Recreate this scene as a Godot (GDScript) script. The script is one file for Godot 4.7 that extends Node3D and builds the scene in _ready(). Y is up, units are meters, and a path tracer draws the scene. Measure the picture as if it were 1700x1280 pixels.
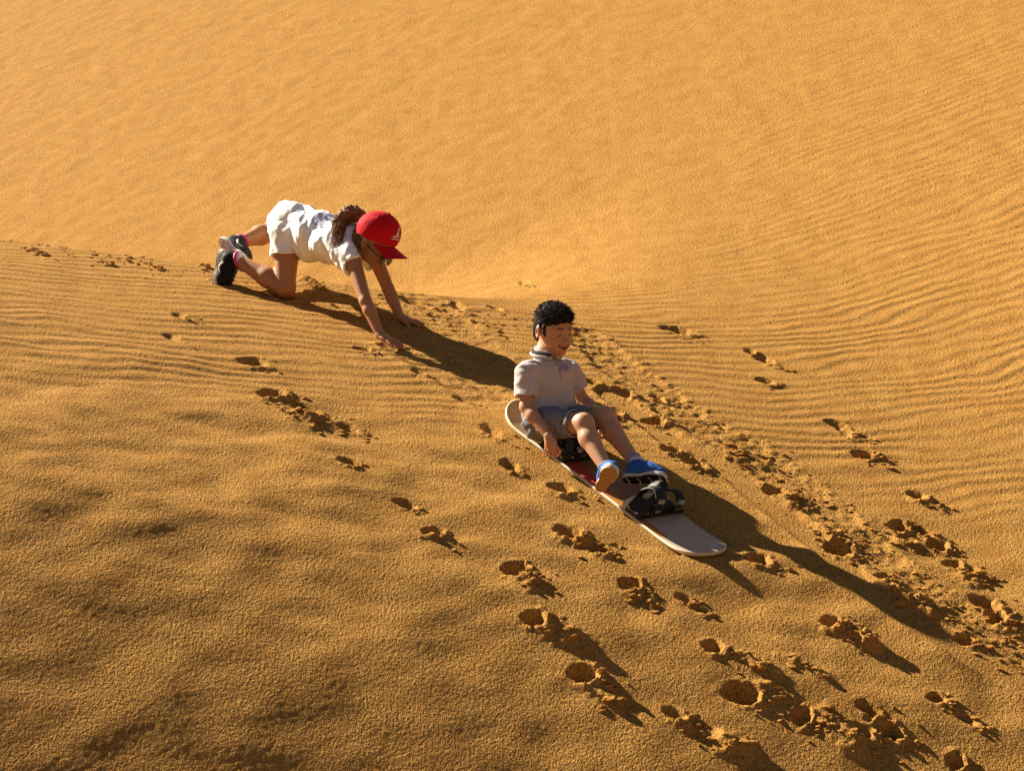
extends Node3D
# Two children playing on a dune: a boy sits on a snowboard, a girl crawls behind him.

var sand: StandardMaterial3D
var crumb_sand: StandardMaterial3D

func _ready():
	# ---- camera, sky, sun, exposure
	var cam := Camera3D.new()
	cam.name = "camera"
	add_child(cam)
	cam.position = Vector3(0, 1.62, 8.3)
	cam.rotation_degrees = Vector3(-8, 0, 0)
	cam.fov = rad_to_deg(2.0 * atan(640.0 / 3315.0))
	cam.near = 0.1
	cam.far = 400.0
	cam.current = true
	var we := WorldEnvironment.new()
	we.name = "world_environment"
	var env := Environment.new()
	env.background_mode = Environment.BG_SKY
	var skm := ProceduralSkyMaterial.new()
	skm.sky_top_color = Color(0.36, 0.40, 0.47)
	skm.sky_horizon_color = Color(0.60, 0.56, 0.48)
	skm.sky_curve = 0.12
	skm.ground_bottom_color = Color(0.50, 0.36, 0.18)
	skm.ground_horizon_color = Color(0.62, 0.52, 0.36)
	skm.sun_angle_max = 25.0
	var sky := Sky.new()
	sky.sky_material = skm
	env.sky = sky
	env.background_energy_multiplier = 0.34
	env.tonemap_mode = Environment.TONE_MAPPER_LINEAR
	env.tonemap_exposure = 3.05
	env.sdfgi_enabled = true
	env.ssao_enabled = true
	env.ssil_enabled = true
	we.environment = env
	add_child(we)
	var sun := DirectionalLight3D.new()
	sun.name = "sun"
	add_child(sun)
	sun.look_at_from_position(Vector3.ZERO, Vector3(1.45, -1.16, 1.10), Vector3.UP)
	sun.light_color = Color(1.0, 0.945, 0.85)
	sun.light_energy = 1.6
	sun.light_angular_distance = 0.5
	sun.shadow_enabled = true

	# ---- setting
	make_sand_material()
	build_ground()
	build_clods()
	# ---- things
	build_board()
	build_boy()
	build_girl()

# ------------------------------------------------------------------ helpers
func smin(a: float, b: float, k: float) -> float:
	var h := maxf(k - absf(a - b), 0.0) / k
	return minf(a, b) - h * h * k * 0.25

func lin(r: float, g: float, b: float) -> Color:
	return Color(r, g, b).linear_to_srgb()

func noise(sd: int, freq: float, oct := 1, kind := FastNoiseLite.TYPE_SIMPLEX_SMOOTH) -> FastNoiseLite:
	var n := FastNoiseLite.new()
	n.seed = sd
	n.noise_type = kind
	n.frequency = freq
	n.fractal_type = FastNoiseLite.FRACTAL_FBM if oct > 1 else FastNoiseLite.FRACTAL_NONE
	n.fractal_octaves = oct
	return n

func put(mesh: Mesh, called: String, mat: Material, parent: Node) -> MeshInstance3D:
	var o := MeshInstance3D.new()
	o.name = called
	o.mesh = mesh
	if mat:
		o.material_override = mat
	parent.add_child(o, true)
	return o

func tag(o: Node, label: String, category := "", kind := "") -> void:
	if label != "":
		o.set_meta("label", label)
	if category != "":
		o.set_meta("category", category)
	if kind != "":
		o.set_meta("kind", kind)

func mat(c: Color, rough := 0.8, spec := 0.4) -> StandardMaterial3D:
	var m := StandardMaterial3D.new()
	m.albedo_color = c
	m.roughness = rough
	m.metallic_specular = spec
	return m

# ------------------------------------------------------------------ the dune
const HOLES = [
	[-1.172, -0.660, 0.061, 0.052, 0.71, 0.030, 1],
	[-1.049, -0.307, 0.059, 0.065, 0.66, 0.080, 3],
	[-0.669, 0.272, 0.048, 0.050, 0.60, 0.040, 1],
	[-0.425, 0.526, 0.044, 0.028, 0.56, 0.030, 1],
	[-0.304, 0.709, 0.049, 0.052, 0.51, 0.090, 1],
	[0.011, 0.868, 0.052, 0.054, 0.50, 0.090, 2],
	[0.082, 1.164, 0.050, 0.047, 0.45, 0.100, 2],
	[0.249, 1.394, 0.048, 0.044, 0.42, 0.100, 3],
	[0.200, 0.155, 0.061, 0.055, 0.65, 0.050, 2],
	[0.219, 0.550, 0.069, 0.059, 0.59, 0.070, 2],
	[0.330, 0.645, 0.049, 0.044, 0.57, 0.050, 2],
	[0.409, 0.587, 0.017, 0.019, 0.59, 0.030, 0],
	[0.448, 0.861, 0.039, 0.041, 0.52, 0.060, 2],
	[0.654, 0.880, 0.034, 0.031, 0.52, 0.040, 1],
	[0.736, 1.154, 0.047, 0.040, 0.47, 0.060, 1],
	[0.571, 1.513, 0.046, 0.037, 0.40, 0.080, 3],
	[1.279, 1.347, 0.046, 0.034, 0.44, 0.080, 2],
	[1.240, 1.455, 0.043, 0.032, 0.43, 0.060, 2],
	[1.347, 1.433, 0.043, 0.035, 0.43, 0.060, 2],
	[1.560, 1.517, 0.029, 0.032, 0.42, 0.090, 1],
	[1.546, 1.228, 0.030, 0.031, 0.47, 0.050, 2],
	[0.707, -0.415, 0.054, 0.060, 0.73, 0.060, 2],
	[0.796, -0.309, 0.059, 0.047, 0.72, 0.060, 2],
	[0.442, -0.741, 0.059, 0.054, 0.77, 0.060, 1],
	[0.526, -1.023, 0.060, 0.040, 0.81, 0.040, 1],
	[0.683, -1.041, 0.059, 0.040, 0.81, 0.040, 1],
	[0.647, -0.722, 0.049, 0.048, 0.77, 0.050, 1],
	[1.337, 0.294, 0.056, 0.057, 0.67, 0.060, 2],
	[1.493, 0.501, 0.051, 0.053, 0.65, 0.070, 2],
	[1.221, 0.877, 0.044, 0.049, 0.54, 0.100, 3],
	[1.521, -0.990, 0.067, 0.034, 0.87, 0.030, 1],
	[1.552, -0.902, 0.059, 0.034, 0.86, 0.030, 1],
	[1.600, -0.666, 0.053, 0.053, 0.83, 0.060, 1],
	[1.772, -0.290, 0.057, 0.047, 0.80, 0.060, 1],
	[1.633, 0.005, 0.048, 0.053, 0.73, 0.070, 2],
	[1.648, 0.116, 0.052, 0.036, 0.72, 0.030, 1],
	[1.724, 0.012, 0.053, 0.036, 0.75, 0.040, 2],
	[1.776, 0.134, 0.052, 0.039, 0.75, 0.060, 1],
	[1.807, 0.277, 0.046, 0.043, 0.74, 0.040, 2],
	[1.879, 0.309, 0.046, 0.042, 0.75, 0.040, 2],
	[1.871, 0.564, 0.055, 0.060, 0.70, 0.070, 2],
	[1.905, 0.660, 0.042, 0.046, 0.67, 0.050, 2],
	[1.219, -1.858, 0.054, 0.035, 0.96, 0.030, 1],
	[1.277, -1.748, 0.073, 0.034, 0.95, 0.030, 1],
	[1.247, -1.447, 0.057, 0.040, 0.91, 0.030, 1],
	[-1.590, -1.183, 0.065, 0.040, 0.78, 0.020, 1],
	[-1.566, -0.830, 0.078, 0.035, 0.73, 0.015, 0],
	[-0.713, -1.086, 0.046, 0.032, 0.78, 0.020, 1],
	[0.978, 0.527, 0.049, 0.048, 0.62, 0.050, 2],
	[-0.092, -0.299, 0.077, 0.048, 0.69, 0.050, 1],
	[-0.010, 0.024, 0.052, 0.043, 0.65, 0.050, 0],
	[-0.231, -0.610, 0.050, 0.030, 0.73, 0.020, 1],
	[-0.433, -0.868, 0.054, 0.033, 0.75, 0.020, 0],
	[-0.500, -2.028, 0.125, 0.040, 0.93, 0.020, 2],
	[-0.283, -2.068, 0.140, 0.036, 1.01, 0.020, 2],
	[-0.088, -2.130, 0.090, 0.032, 1.08, 0.020, 1],
	[0.071, -3.454, 0.120, 0.028, 1.31, 0.015, 1],
	[0.854, -2.121, 0.093, 0.048, 0.99, 0.030, 2],
	[-0.706, -0.101, 0.061, 0.041, 0.64, 0.040, 2],
	[-0.894, -0.193, 0.070, 0.060, 0.65, 0.040, 3],
	[0.372, -1.106, 0.047, 0.034, 0.81, 0.030, 0],
	[0.707, 0.934, 0.027, 0.021, 0.51, 0.030, 1],
	[0.477, -0.366, 0.046, 0.032, 0.72, 0.030, 1],
	[0.820, 1.366, 0.061, 0.047, 0.43, 0.060, 2],
	[1.029, 1.428, 0.040, 0.044, 0.43, 0.060, 2],
	[1.637, 1.303, 0.046, 0.030, 0.46, 0.030, 1],
	[1.142, -0.154, 0.069, 0.054, 0.70, 0.040, 3],
	[1.733, 0.852, 0.044, 0.026, 0.57, 0.030, 2],
]
const MOUNDS = [
	[-0.900, -0.121, 0.125, 0.090, 0.64, 0.035],
	[0.068, 0.951, 0.064, 0.060, 0.49, 0.040],
	[0.187, 1.222, 0.097, 0.059, 0.44, 0.060],
	[0.491, 0.918, 0.080, 0.052, 0.51, 0.040],
	[0.330, 1.467, 0.082, 0.056, 0.41, 0.050],
	[0.763, 1.614, 0.088, 0.062, 0.39, 0.060],
	[1.342, 0.969, 0.050, 0.055, 0.52, 0.090],
	[1.281, 0.920, 0.066, 0.056, 0.53, 0.050],
	[1.808, -0.232, 0.098, 0.046, 0.80, 0.030],
	[1.663, -0.630, 0.068, 0.047, 0.84, 0.030],
	[1.349, 0.264, 0.076, 0.067, 0.67, 0.030],
	[0.320, 0.616, 0.074, 0.045, 0.58, 0.030],
	[1.545, 0.612, 0.105, 0.076, 0.62, 0.040],
	[1.629, 0.674, 0.080, 0.066, 0.61, 0.035],
	[0.881, 1.212, 0.126, 0.039, 0.46, 0.040],
	[1.064, 1.169, 0.126, 0.035, 0.47, 0.040],
	[1.118, 1.410, 0.060, 0.058, 0.43, 0.030],
	[0.944, 1.334, 0.092, 0.036, 0.44, 0.040],
	[1.211, -0.093, 0.109, 0.087, 0.69, 0.035],
	[1.045, -0.455, 0.104, 0.090, 0.74, 0.025],
	[1.349, 0.186, 0.116, 0.068, 0.68, 0.025],
	[-0.820, -0.090, 0.092, 0.057, 0.64, 0.025],
	[-1.078, -2.188, 0.108, 0.056, 1.42, 0.050],
	[-1.004, -2.066, 0.105, 0.048, 0.92, 0.025],
	[1.633, 0.142, 0.078, 0.054, 0.72, 0.040],
	[1.858, 0.382, 0.087, 0.075, 0.74, 0.040],
	[1.189, 1.503, 0.088, 0.066, 0.42, 0.050],
	[1.951, 0.716, 0.068, 0.052, 0.67, 0.040],
	[-2.476, -2.084, 0.120, 0.032, 0.93, 0.030],
	[-2.082, -1.987, 0.090, 0.024, 0.91, 0.020],
	[-1.862, -2.057, 0.089, 0.024, 0.91, 0.020],
	[-1.619, -2.205, 0.090, 0.024, 1.39, 0.020],
]
const TRACK = [Vector2(0.34, -1.82), Vector2(0.58, -1.26), Vector2(0.83, -0.77), Vector2(1.03, -0.57), Vector2(1.23, -0.21), Vector2(1.39, 0.10), Vector2(1.51, 0.42), Vector2(1.68, 0.64), Vector2(1.84, 0.80), Vector2(2.03, 0.95), ]
const CRAWL_TRACK = [Vector2(-0.47, -2.07), Vector2(-0.27, -1.50), Vector2(-0.06, -0.87), ]
const LANE = [Vector2(0.46, -0.98), Vector2(0.71, -0.53), Vector2(0.91, -0.35), Vector2(1.11, -0.00), Vector2(1.27, 0.29), Vector2(1.39, 0.59), Vector2(1.57, 0.79), Vector2(1.72, 0.93), Vector2(1.92, 1.06), ]


func dune_base(x: float, z: float) -> float:
	var down := maxf(z - 0.45, 0.0)
	var a := 0.062 - 0.17 * (x - 0.385) - 0.265 * z - 0.115 * down * down + 0.014 * pow(maxf(0.2 - x, 0.0), 2.0)
	var cap := 0.715 - 0.10 * (x + 1.15) - 0.09 * (z + 1.97)
	var back := maxf(-2.15 + 0.10 * (x + 1.15) - z, 0.0)
	cap -= smoothstep(1.2, -1.6, x) * 0.55 * back * back / (back + 0.25)
	var near := smin(a, cap, 0.38)
	var far := 0.338 + 0.25 * (x - 2.58) - 0.40 * (z + 1.70)
	return -smin(-near, -far, 0.5)

var n_big: FastNoiseLite
var n_mid: FastNoiseLite
var n_hump: FastNoiseLite
var n_warp: FastNoiseLite
var n_amp: FastNoiseLite
var n_lump: FastNoiseLite
var n_crumb: FastNoiseLite
var n_streak: FastNoiseLite
var xs := PackedFloat32Array()
var zs := PackedFloat32Array()
var hs := PackedFloat32Array()

func axis(stops: Array) -> PackedFloat32Array:
	# stops: [position, spacing] pairs; the spacing changes evenly between them
	var out := PackedFloat32Array()
	for i in stops.size() - 1:
		var p: float = stops[i][0]
		while p < stops[i + 1][0] - 1e-5:
			out.append(p)
			var t: float = (p - stops[i][0]) / (stops[i + 1][0] - stops[i][0])
			p += lerpf(stops[i][1], stops[i + 1][1], t)
	out.append(stops[-1][0])
	return out

func seg_dist(p: Vector2, line: Array) -> float:
	var best := 1e9
	for i in line.size() - 1:
		best = minf(best, p.distance_squared_to(Geometry2D.get_closest_point_to_segment(p, line[i], line[i + 1])))
	return sqrt(best)

func build_ground() -> void:
	n_big = noise(3, 1.45, 1)
	n_hump = noise(14, 3.6, 2)
	n_mid = noise(9, 5.0, 1)
	n_warp = noise(5, 0.8, 2)
	n_amp = noise(6, 1.1, 2)
	n_lump = noise(7, 36.0, 2)
	n_crumb = noise(8, 17.0, 2)
	n_streak = noise(12, 1.0, 2)
	xs = axis([[-60.0, 6.0], [-7.0, 0.2], [-5.2, 0.022], [-2.4, 0.010], [2.4, 0.010], [4.2, 0.022], [6.0, 0.2], [60.0, 6.0]])
	zs = axis([[-60.0, 6.0], [-14.0, 0.2], [-12.0, 0.03], [-6.0, 0.018], [-2.5, 0.010], [2.3, 0.0085], [3.0, 0.05], [6.0, 0.3], [40.0, 5.0]])
	var nx := xs.size()
	var nz := zs.size()
	hs.resize(nx * nz)
	for j in nz:
		var z := zs[j]
		var fz := smoothstep(-14.0, -6.0, z) * smoothstep(5.0, 2.5, z)
		for i in nx:
			var x := xs[i]
			var h := dune_base(clampf(x, -9.0, 8.0), clampf(z, -18.0, 5.0))
			if absf(x) < 7.0 and z > -14.0 and z < 6.0:
				# wind ripples: strong on the ridge's flank and on the far slope's right side
				var rip := smoothstep(0.25, -0.75, z + 0.12 * x) * smoothstep(-3.4, -2.2, z - 0.75 * (x - 0.2) + 0.5)
				rip = maxf(rip, smoothstep(0.2, 1.6, x + 0.25 * (z + 2.0)) * smoothstep(-7.5, -4.5, z) * smoothstep(0.2, -0.7, z))
				rip *= 0.65 + 0.5 * n_amp.get_noise_2d(x, z)
				if rip > 0.02:
					var ph := (z + 0.25 * x + 0.10 * n_warp.get_noise_2d(x, z * 1.6) + 0.012 * n_mid.get_noise_2d(x, z)) / 0.098
					ph -= floorf(ph)
					# gentle windward side, short lee side
					var prof := ph / 0.62 if ph < 0.62 else (1.0 - ph) / 0.38
					h += (0.0072 - 0.0028 * smoothstep(-2.2, -4.0, z)) * rip * (prof * prof * (3.0 - 2.0 * prof))
				# soft hollows and hummocks of trodden sand in front of the ridge
				var soft := smoothstep(-1.2, 0.6, z - 0.15 * x)
				h += soft * ((0.017 - 0.006 * smoothstep(0.3, 1.5, z - 0.2 * x)) * n_big.get_noise_2d(x * 0.75, z * 1.2) + 0.0045 * n_mid.get_noise_2d(x * 0.7, z) + (0.0105 - 0.005 * smoothstep(0.9, 1.7, z)) * n_hump.get_noise_2d(x * 0.6, z + 0.2 * x))
				# streaks left by sand that slid down the far slope
				var far := smoothstep(-3.0, -4.5, z) * smoothstep(2.5, -0.5, x + 0.2 * z + 1.0)
				if far > 0.01:
					h += far * 0.0028 * n_streak.get_noise_2d((z + 1.07 * x) * 2.4, (x - 1.07 * z) * 0.28)
				h += 0.0013 * n_lump.get_noise_2d(x, z)
			hs[j * nx + i] = h
	# slide tracks: a shallow rough band beside the board and where the girl came along
	press_track(TRACK, 0.12, 0.010)
	press_track(CRAWL_TRACK, 0.16, 0.008)
	press_lane(LANE, 0.075, 0.012)
	for q in HOLES:
		press_hole(q)
	for q in MOUNDS:
		raise_mound(q)
	seat_board()
	for q in PRESSED:
		dent(q[0], q[1], q[2], q[3])
	# mesh
	var v := PackedVector3Array()
	var nn := PackedVector3Array()
	var uv := PackedVector2Array()
	v.resize(nx * nz)
	nn.resize(nx * nz)
	uv.resize(nx * nz)
	for j in nz:
		var j0 := maxi(j - 1, 0)
		var j1 := mini(j + 1, nz - 1)
		var iz := 1.0 / (zs[j1] - zs[j0])
		for i in nx:
			var k := j * nx + i
			var i0 := maxi(i - 1, 0)
			var i1 := mini(i + 1, nx - 1)
			v[k] = Vector3(xs[i], hs[k], zs[j])
			nn[k] = Vector3((hs[j * nx + i0] - hs[j * nx + i1]) / (xs[i1] - xs[i0]), 1.0, (hs[j0 * nx + i] - hs[j1 * nx + i]) * iz).normalized()
			uv[k] = Vector2(xs[i], zs[j])
	var idx := PackedInt32Array()
	idx.resize((nx - 1) * (nz - 1) * 6)
	var w := 0
	for j in nz - 1:
		for i in nx - 1:
			var k := j * nx + i
			idx[w] = k
			idx[w + 1] = k + 1
			idx[w + 2] = k + nx
			idx[w + 3] = k + 1
			idx[w + 4] = k + nx + 1
			idx[w + 5] = k + nx
			w += 6
	var arr := []
	arr.resize(Mesh.ARRAY_MAX)
	arr[Mesh.ARRAY_VERTEX] = v
	arr[Mesh.ARRAY_NORMAL] = nn
	arr[Mesh.ARRAY_TEX_UV] = uv
	arr[Mesh.ARRAY_INDEX] = idx
	var am := ArrayMesh.new()
	am.add_surface_from_arrays(Mesh.PRIMITIVE_TRIANGLES, arr)
	var g := put(am, "sand_dune", sand, self)
	tag(g, "golden rippled sand dune with footprints and a smooth slope rising behind", "dune", "structure")

func span(a: PackedFloat32Array, lo: float, hi: float) -> Vector2i:
	return Vector2i(a.bsearch(lo), mini(a.bsearch(hi), a.size() - 1))

func ground_y(x: float, z: float) -> float:
	var i := clampi(xs.bsearch(x) - 1, 0, xs.size() - 2)
	var j := clampi(zs.bsearch(z) - 1, 0, zs.size() - 2)
	var nx := xs.size()
	var tx := (x - xs[i]) / (xs[i + 1] - xs[i])
	var tz := (z - zs[j]) / (zs[j + 1] - zs[j])
	return lerpf(lerpf(hs[j * nx + i], hs[j * nx + i + 1], tx), lerpf(hs[(j + 1) * nx + i], hs[(j + 1) * nx + i + 1], tx), tz)

func press_hole(q: Array) -> void:
	# a footprint: steep-walled hollow whose sand is pushed up on the downhill side
	var c := Vector2(q[0], q[1])
	var odd := fposmod(sin(c.x * 57.3 + c.y * 91.7) * 437.5, 1.0)
	var odd2 := fposmod(sin(c.x * 31.1 - c.y * 71.3) * 337.9, 1.0)
	var la: float = q[2] * lerpf(0.80, 1.20, odd)
	var wa: float = maxf(q[3], 0.022) * lerpf(1.10, 0.80, odd2)
	var turn: float = q[4] + (odd2 - 0.5) * 0.9
	var dir := Vector2(cos(turn), sin(turn))
	var wall := lerpf(0.70, 0.15, odd2)
	var reach := maxf(la, wa) * 2.6
	var si := span(xs, c.x - reach, c.x + reach)
	var sj := span(zs, c.y - reach, c.y + reach)
	var nx := xs.size()
	var mid := ground_y(c.x, c.y)
	for j in range(sj.x, sj.y):
		for i in range(si.x, si.y):
			var p := Vector2(xs[i], zs[j]) - c
			var a := p.dot(dir)
			var b := dir.cross(p)
			var r := sqrt(a * a / (la * la) + b * b / (wa * wa)) * (1.0 + 0.22 * n_crumb.get_noise_2d(xs[i], zs[j]))
			var k := j * nx + i
			if r < 1.0:
				# the floor is levelled and pressed
				var t := smoothstep(1.0, wall, r)
				hs[k] = lerpf(hs[k], minf(hs[k], mid - 0.15 * a) - q[5] * 1.05, t)
			elif r < 2.4:
				var side := 0.35 + 0.65 * clampf(a / la * 0.7, -0.4, 1.0)
				var rim: float = exp(-pow((r - 1.25) / 0.30, 2.0)) * q[5] * 0.30 * maxf(side, 0.0)
				hs[k] += rim * (0.8 + 1.1 * n_crumb.get_noise_2d(xs[i] * 1.3 + 7.0, zs[j] * 1.3))

func raise_mound(q: Array) -> void:
	# a heap of broken crust
	var c := Vector2(q[0], q[1])
	var la: float = q[2]
	var wa: float = maxf(q[3], 0.02)
	var dir := Vector2(cos(q[4]), sin(q[4]))
	var reach := maxf(la, wa) * 1.5
	var si := span(xs, c.x - reach, c.x + reach)
	var sj := span(zs, c.y - reach, c.y + reach)
	var nx := xs.size()
	for j in range(sj.x, sj.y):
		for i in range(si.x, si.y):
			var p := Vector2(xs[i], zs[j]) - c
			var a := p.dot(dir)
			var b := dir.cross(p)
			var r := sqrt(a * a / (la * la) + b * b / (wa * wa)) * (1.0 + 0.30 * n_crumb.get_noise_2d(xs[i] * 0.8, zs[j] * 0.8))
			if r < 1.3:
				var t := smoothstep(1.25, 0.35, r)
				var crumb := n_crumb.get_noise_2d(xs[i] * 0.8 + 3.0, zs[j] * 0.8)
				hs[j * nx + i] += q[5] * 0.66 * t * (0.55 + 0.50 * maxf(crumb, -0.5))

func seat_board() -> void:
	# sand packed under the board, and the smooth groove it left uphill
	var side := BOARD_ALONG.cross(BOARD_UP)
	var si := span(xs, -0.9, 1.2)
	var sj := span(zs, -1.7, 0.9)
	var nx := xs.size()
	for j in range(sj.x, sj.y):
		for i in range(si.x, si.y):
			var k := j * nx + i
			var p := Vector3(xs[i], hs[k], zs[j]) - BOARD_AT
			# height of the board's underside over this point
			var y := -(BOARD_UP.x * p.x + BOARD_UP.z * p.z) / BOARD_UP.y
			var q := Vector3(p.x, y, p.z)
			var s := q.dot(BOARD_ALONG)
			var t := absf(q.dot(side))
			if s > -0.25 and s < 1.34 and t < 0.34:
				var w := smoothstep(0.30, 0.12, t) * smoothstep(-0.25, 0.05, s) * smoothstep(1.34, 1.15, s)
				var level := BOARD_AT.y + y - 0.0015
				hs[k] = lerpf(hs[k], minf(level, hs[k] + 0.06), w)
				if t < 0.15 and s > 0.0:
					hs[k] = minf(hs[k], level)
			if s < 0.05 and s > -1.25 and t < 0.22:
				var run := smoothstep(0.05, -0.2, s) * smoothstep(-1.25, -0.7, s)
				hs[k] -= 0.010 * run * smoothstep(0.13, 0.10, t)
				hs[k] += 0.006 * run * exp(-pow((t - 0.155) / 0.025, 2.0))

func dent(x: float, z: float, r: float, deep: float) -> void:
	# sand pressed down by a knee, a hand or a toe, with a low rim
	var si := span(xs, x - r * 2.2, x + r * 2.2)
	var sj := span(zs, z - r * 2.2, z + r * 2.2)
	var nx := xs.size()
	for j in range(sj.x, sj.y):
		for i in range(si.x, si.y):
			var d := Vector2(xs[i] - x, zs[j] - z).length() / r * (1.0 + 0.25 * n_crumb.get_noise_2d(xs[i], zs[j]))
			hs[j * nx + i] += deep * (0.55 * exp(-pow((d - 1.25) / 0.28, 2.0)) - smoothstep(1.1, 0.5, d))

func press_lane(line: Array, wide: float, deep: float) -> void:
	# a smooth groove where a board slid down: ripples wiped out, a low lip on each side
	var nx := xs.size()
	var lo := Vector2(1e9, 1e9)
	var hi := -lo
	for p in line:
		lo = lo.min(p)
		hi = hi.max(p)
	var si := span(xs, lo.x - wide * 2.0, hi.x + wide * 2.0)
	var sj := span(zs, lo.y - wide * 2.0, hi.y + wide * 2.0)
	for j in range(sj.x, sj.y):
		for i in range(si.x, si.y):
			var p := Vector2(xs[i], zs[j])
			var d := seg_dist(p, line) / wide + 0.12 * n_mid.get_noise_2d(p.x, p.y)
			if d < 1.8:
				var k := j * nx + i
				hs[k] = lerpf(hs[k], dune_base(p.x, p.y) - deep, 0.85 * smoothstep(1.05, 0.75, d))
				hs[k] += 0.006 * exp(-pow((d - 1.2) / 0.2, 2.0))

func press_track(line: Array, wide: float, deep: float) -> void:
	var nx := xs.size()
	var lo := Vector2(1e9, 1e9)
	var hi := -lo
	for p in line:
		lo = lo.min(p)
		hi = hi.max(p)
	var si := span(xs, lo.x - wide * 2.0, hi.x + wide * 2.0)
	var sj := span(zs, lo.y - wide * 2.0, hi.y + wide * 2.0)
	for j in range(sj.x, sj.y):
		for i in range(si.x, si.y):
			var p := Vector2(xs[i], zs[j])
			var d := seg_dist(p, line) / wide + 0.25 * n_mid.get_noise_2d(p.x, p.y)
			if d < 2.0:
				var t := smoothstep(1.1, 0.7, d)
				var rough := n_crumb.get_noise_2d(p.x, p.y)
				hs[j * nx + i] += -deep * t + deep * 0.7 * t * maxf(rough * 1.4 - 0.15, -0.2) + deep * 0.5 * exp(-pow((d - 1.15) / 0.28, 2.0)) * (0.6 + 1.4 * rough)

func chunk_mesh(sd: int) -> ArrayMesh:
	# one broken lump of damp sand: a rough, faceted pebble shape
	var n := noise(sd, 1.1)
	var st := SurfaceTool.new()
	st.begin(Mesh.PRIMITIVE_TRIANGLES)
	var sph := SphereMesh.new()
	sph.radial_segments = 7
	sph.rings = 4
	sph.radius = 1.0
	sph.height = 2.0
	var a := sph.get_mesh_arrays()
	var vs: PackedVector3Array = a[Mesh.ARRAY_VERTEX]
	var ii: PackedInt32Array = a[Mesh.ARRAY_INDEX]
	for t in ii:
		var p := vs[t]
		var f := 1.0 + 0.55 * n.get_noise_3dv(p * 1.3)
		st.set_smooth_group(-1)
		st.add_vertex(Vector3(p.x, clampf(p.y, -0.6, 0.55), p.z) * f)
	st.generate_normals()
	return st.commit()

func build_clods() -> void:
	# crumbs kicked out of the footprints and the slide track: nobody could count them
	var rng := RandomNumberGenerator.new()
	rng.seed = 41
	var spots := []
	for q in HOLES:
		var dir := Vector2(cos(q[4]), sin(q[4]))
		for k in int(q[6]) * 5 + 1:
			var p: Vector2 = Vector2(q[0], q[1]) + dir * (q[2] * rng.randf_range(0.7, 2.6)) + dir.orthogonal() * q[3] * rng.randfn(0.0, 0.9)
			spots.append([p, rng.randf_range(0.003, 0.010) * (1.0 + 0.5 * float(rng.randf() < 0.12))])
	for q in MOUNDS:
		var dir := Vector2(cos(q[4]), sin(q[4]))
		for k in 13:
			var p: Vector2 = Vector2(q[0], q[1]) + dir * q[2] * rng.randfn(0.0, 0.6) + dir.orthogonal() * q[3] * rng.randfn(0.0, 0.6)
			spots.append([p, rng.randf_range(0.004, 0.013) * (1.0 + 0.6 * float(rng.randf() < 0.12))])
	for i in TRACK.size() - 1:
		for k in 45:
			var p: Vector2 = TRACK[i].lerp(TRACK[i + 1], rng.randf())
			p += (TRACK[i + 1] - TRACK[i]).normalized().orthogonal() * rng.randfn(0.0, 0.09)
			spots.append([p, rng.randf_range(0.002, 0.009)])
	for k in 160:
		# along the crest of the ridge and round the girl
		var x := rng.randf_range(-2.7, 0.4)
		var p := Vector2(x, -2.0 + 0.10 * (x + 1.15) + rng.randfn(0.0, 0.16))
		spots.append([p, rng.randf_range(0.003, 0.011)])
	for variant in 1:
		var mm := MultiMesh.new()
		mm.transform_format = MultiMesh.TRANSFORM_3D
		mm.mesh = chunk_mesh(70 + variant)
		var mine := []
		for k in spots.size():
			mine.append(spots[k])
		mm.instance_count = mine.size()
		for k in mine.size():
			var p: Vector2 = mine[k][0]
			var s: float = mine[k][1]
			var b := Basis.from_euler(Vector3(rng.randf_range(-0.5, 0.5), rng.randf() * TAU, rng.randf_range(-0.5, 0.5)))
			b = b.scaled(Vector3(s * rng.randf_range(0.9, 1.7), s * rng.randf_range(0.6, 1.0), s))
			mm.set_instance_transform(k, Transform3D(b, Vector3(p.x, ground_y(p.x, p.y) + s * 0.15, p.y)))
		var o := MultiMeshInstance3D.new()
		o.name = "sand_crumbs"
		o.multimesh = mm
		o.material_override = crumb_sand
		add_child(o, true)
		tag(o, "loose crumbs of broken sand scattered round the footprints and slide track", "sand", "stuff")

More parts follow.
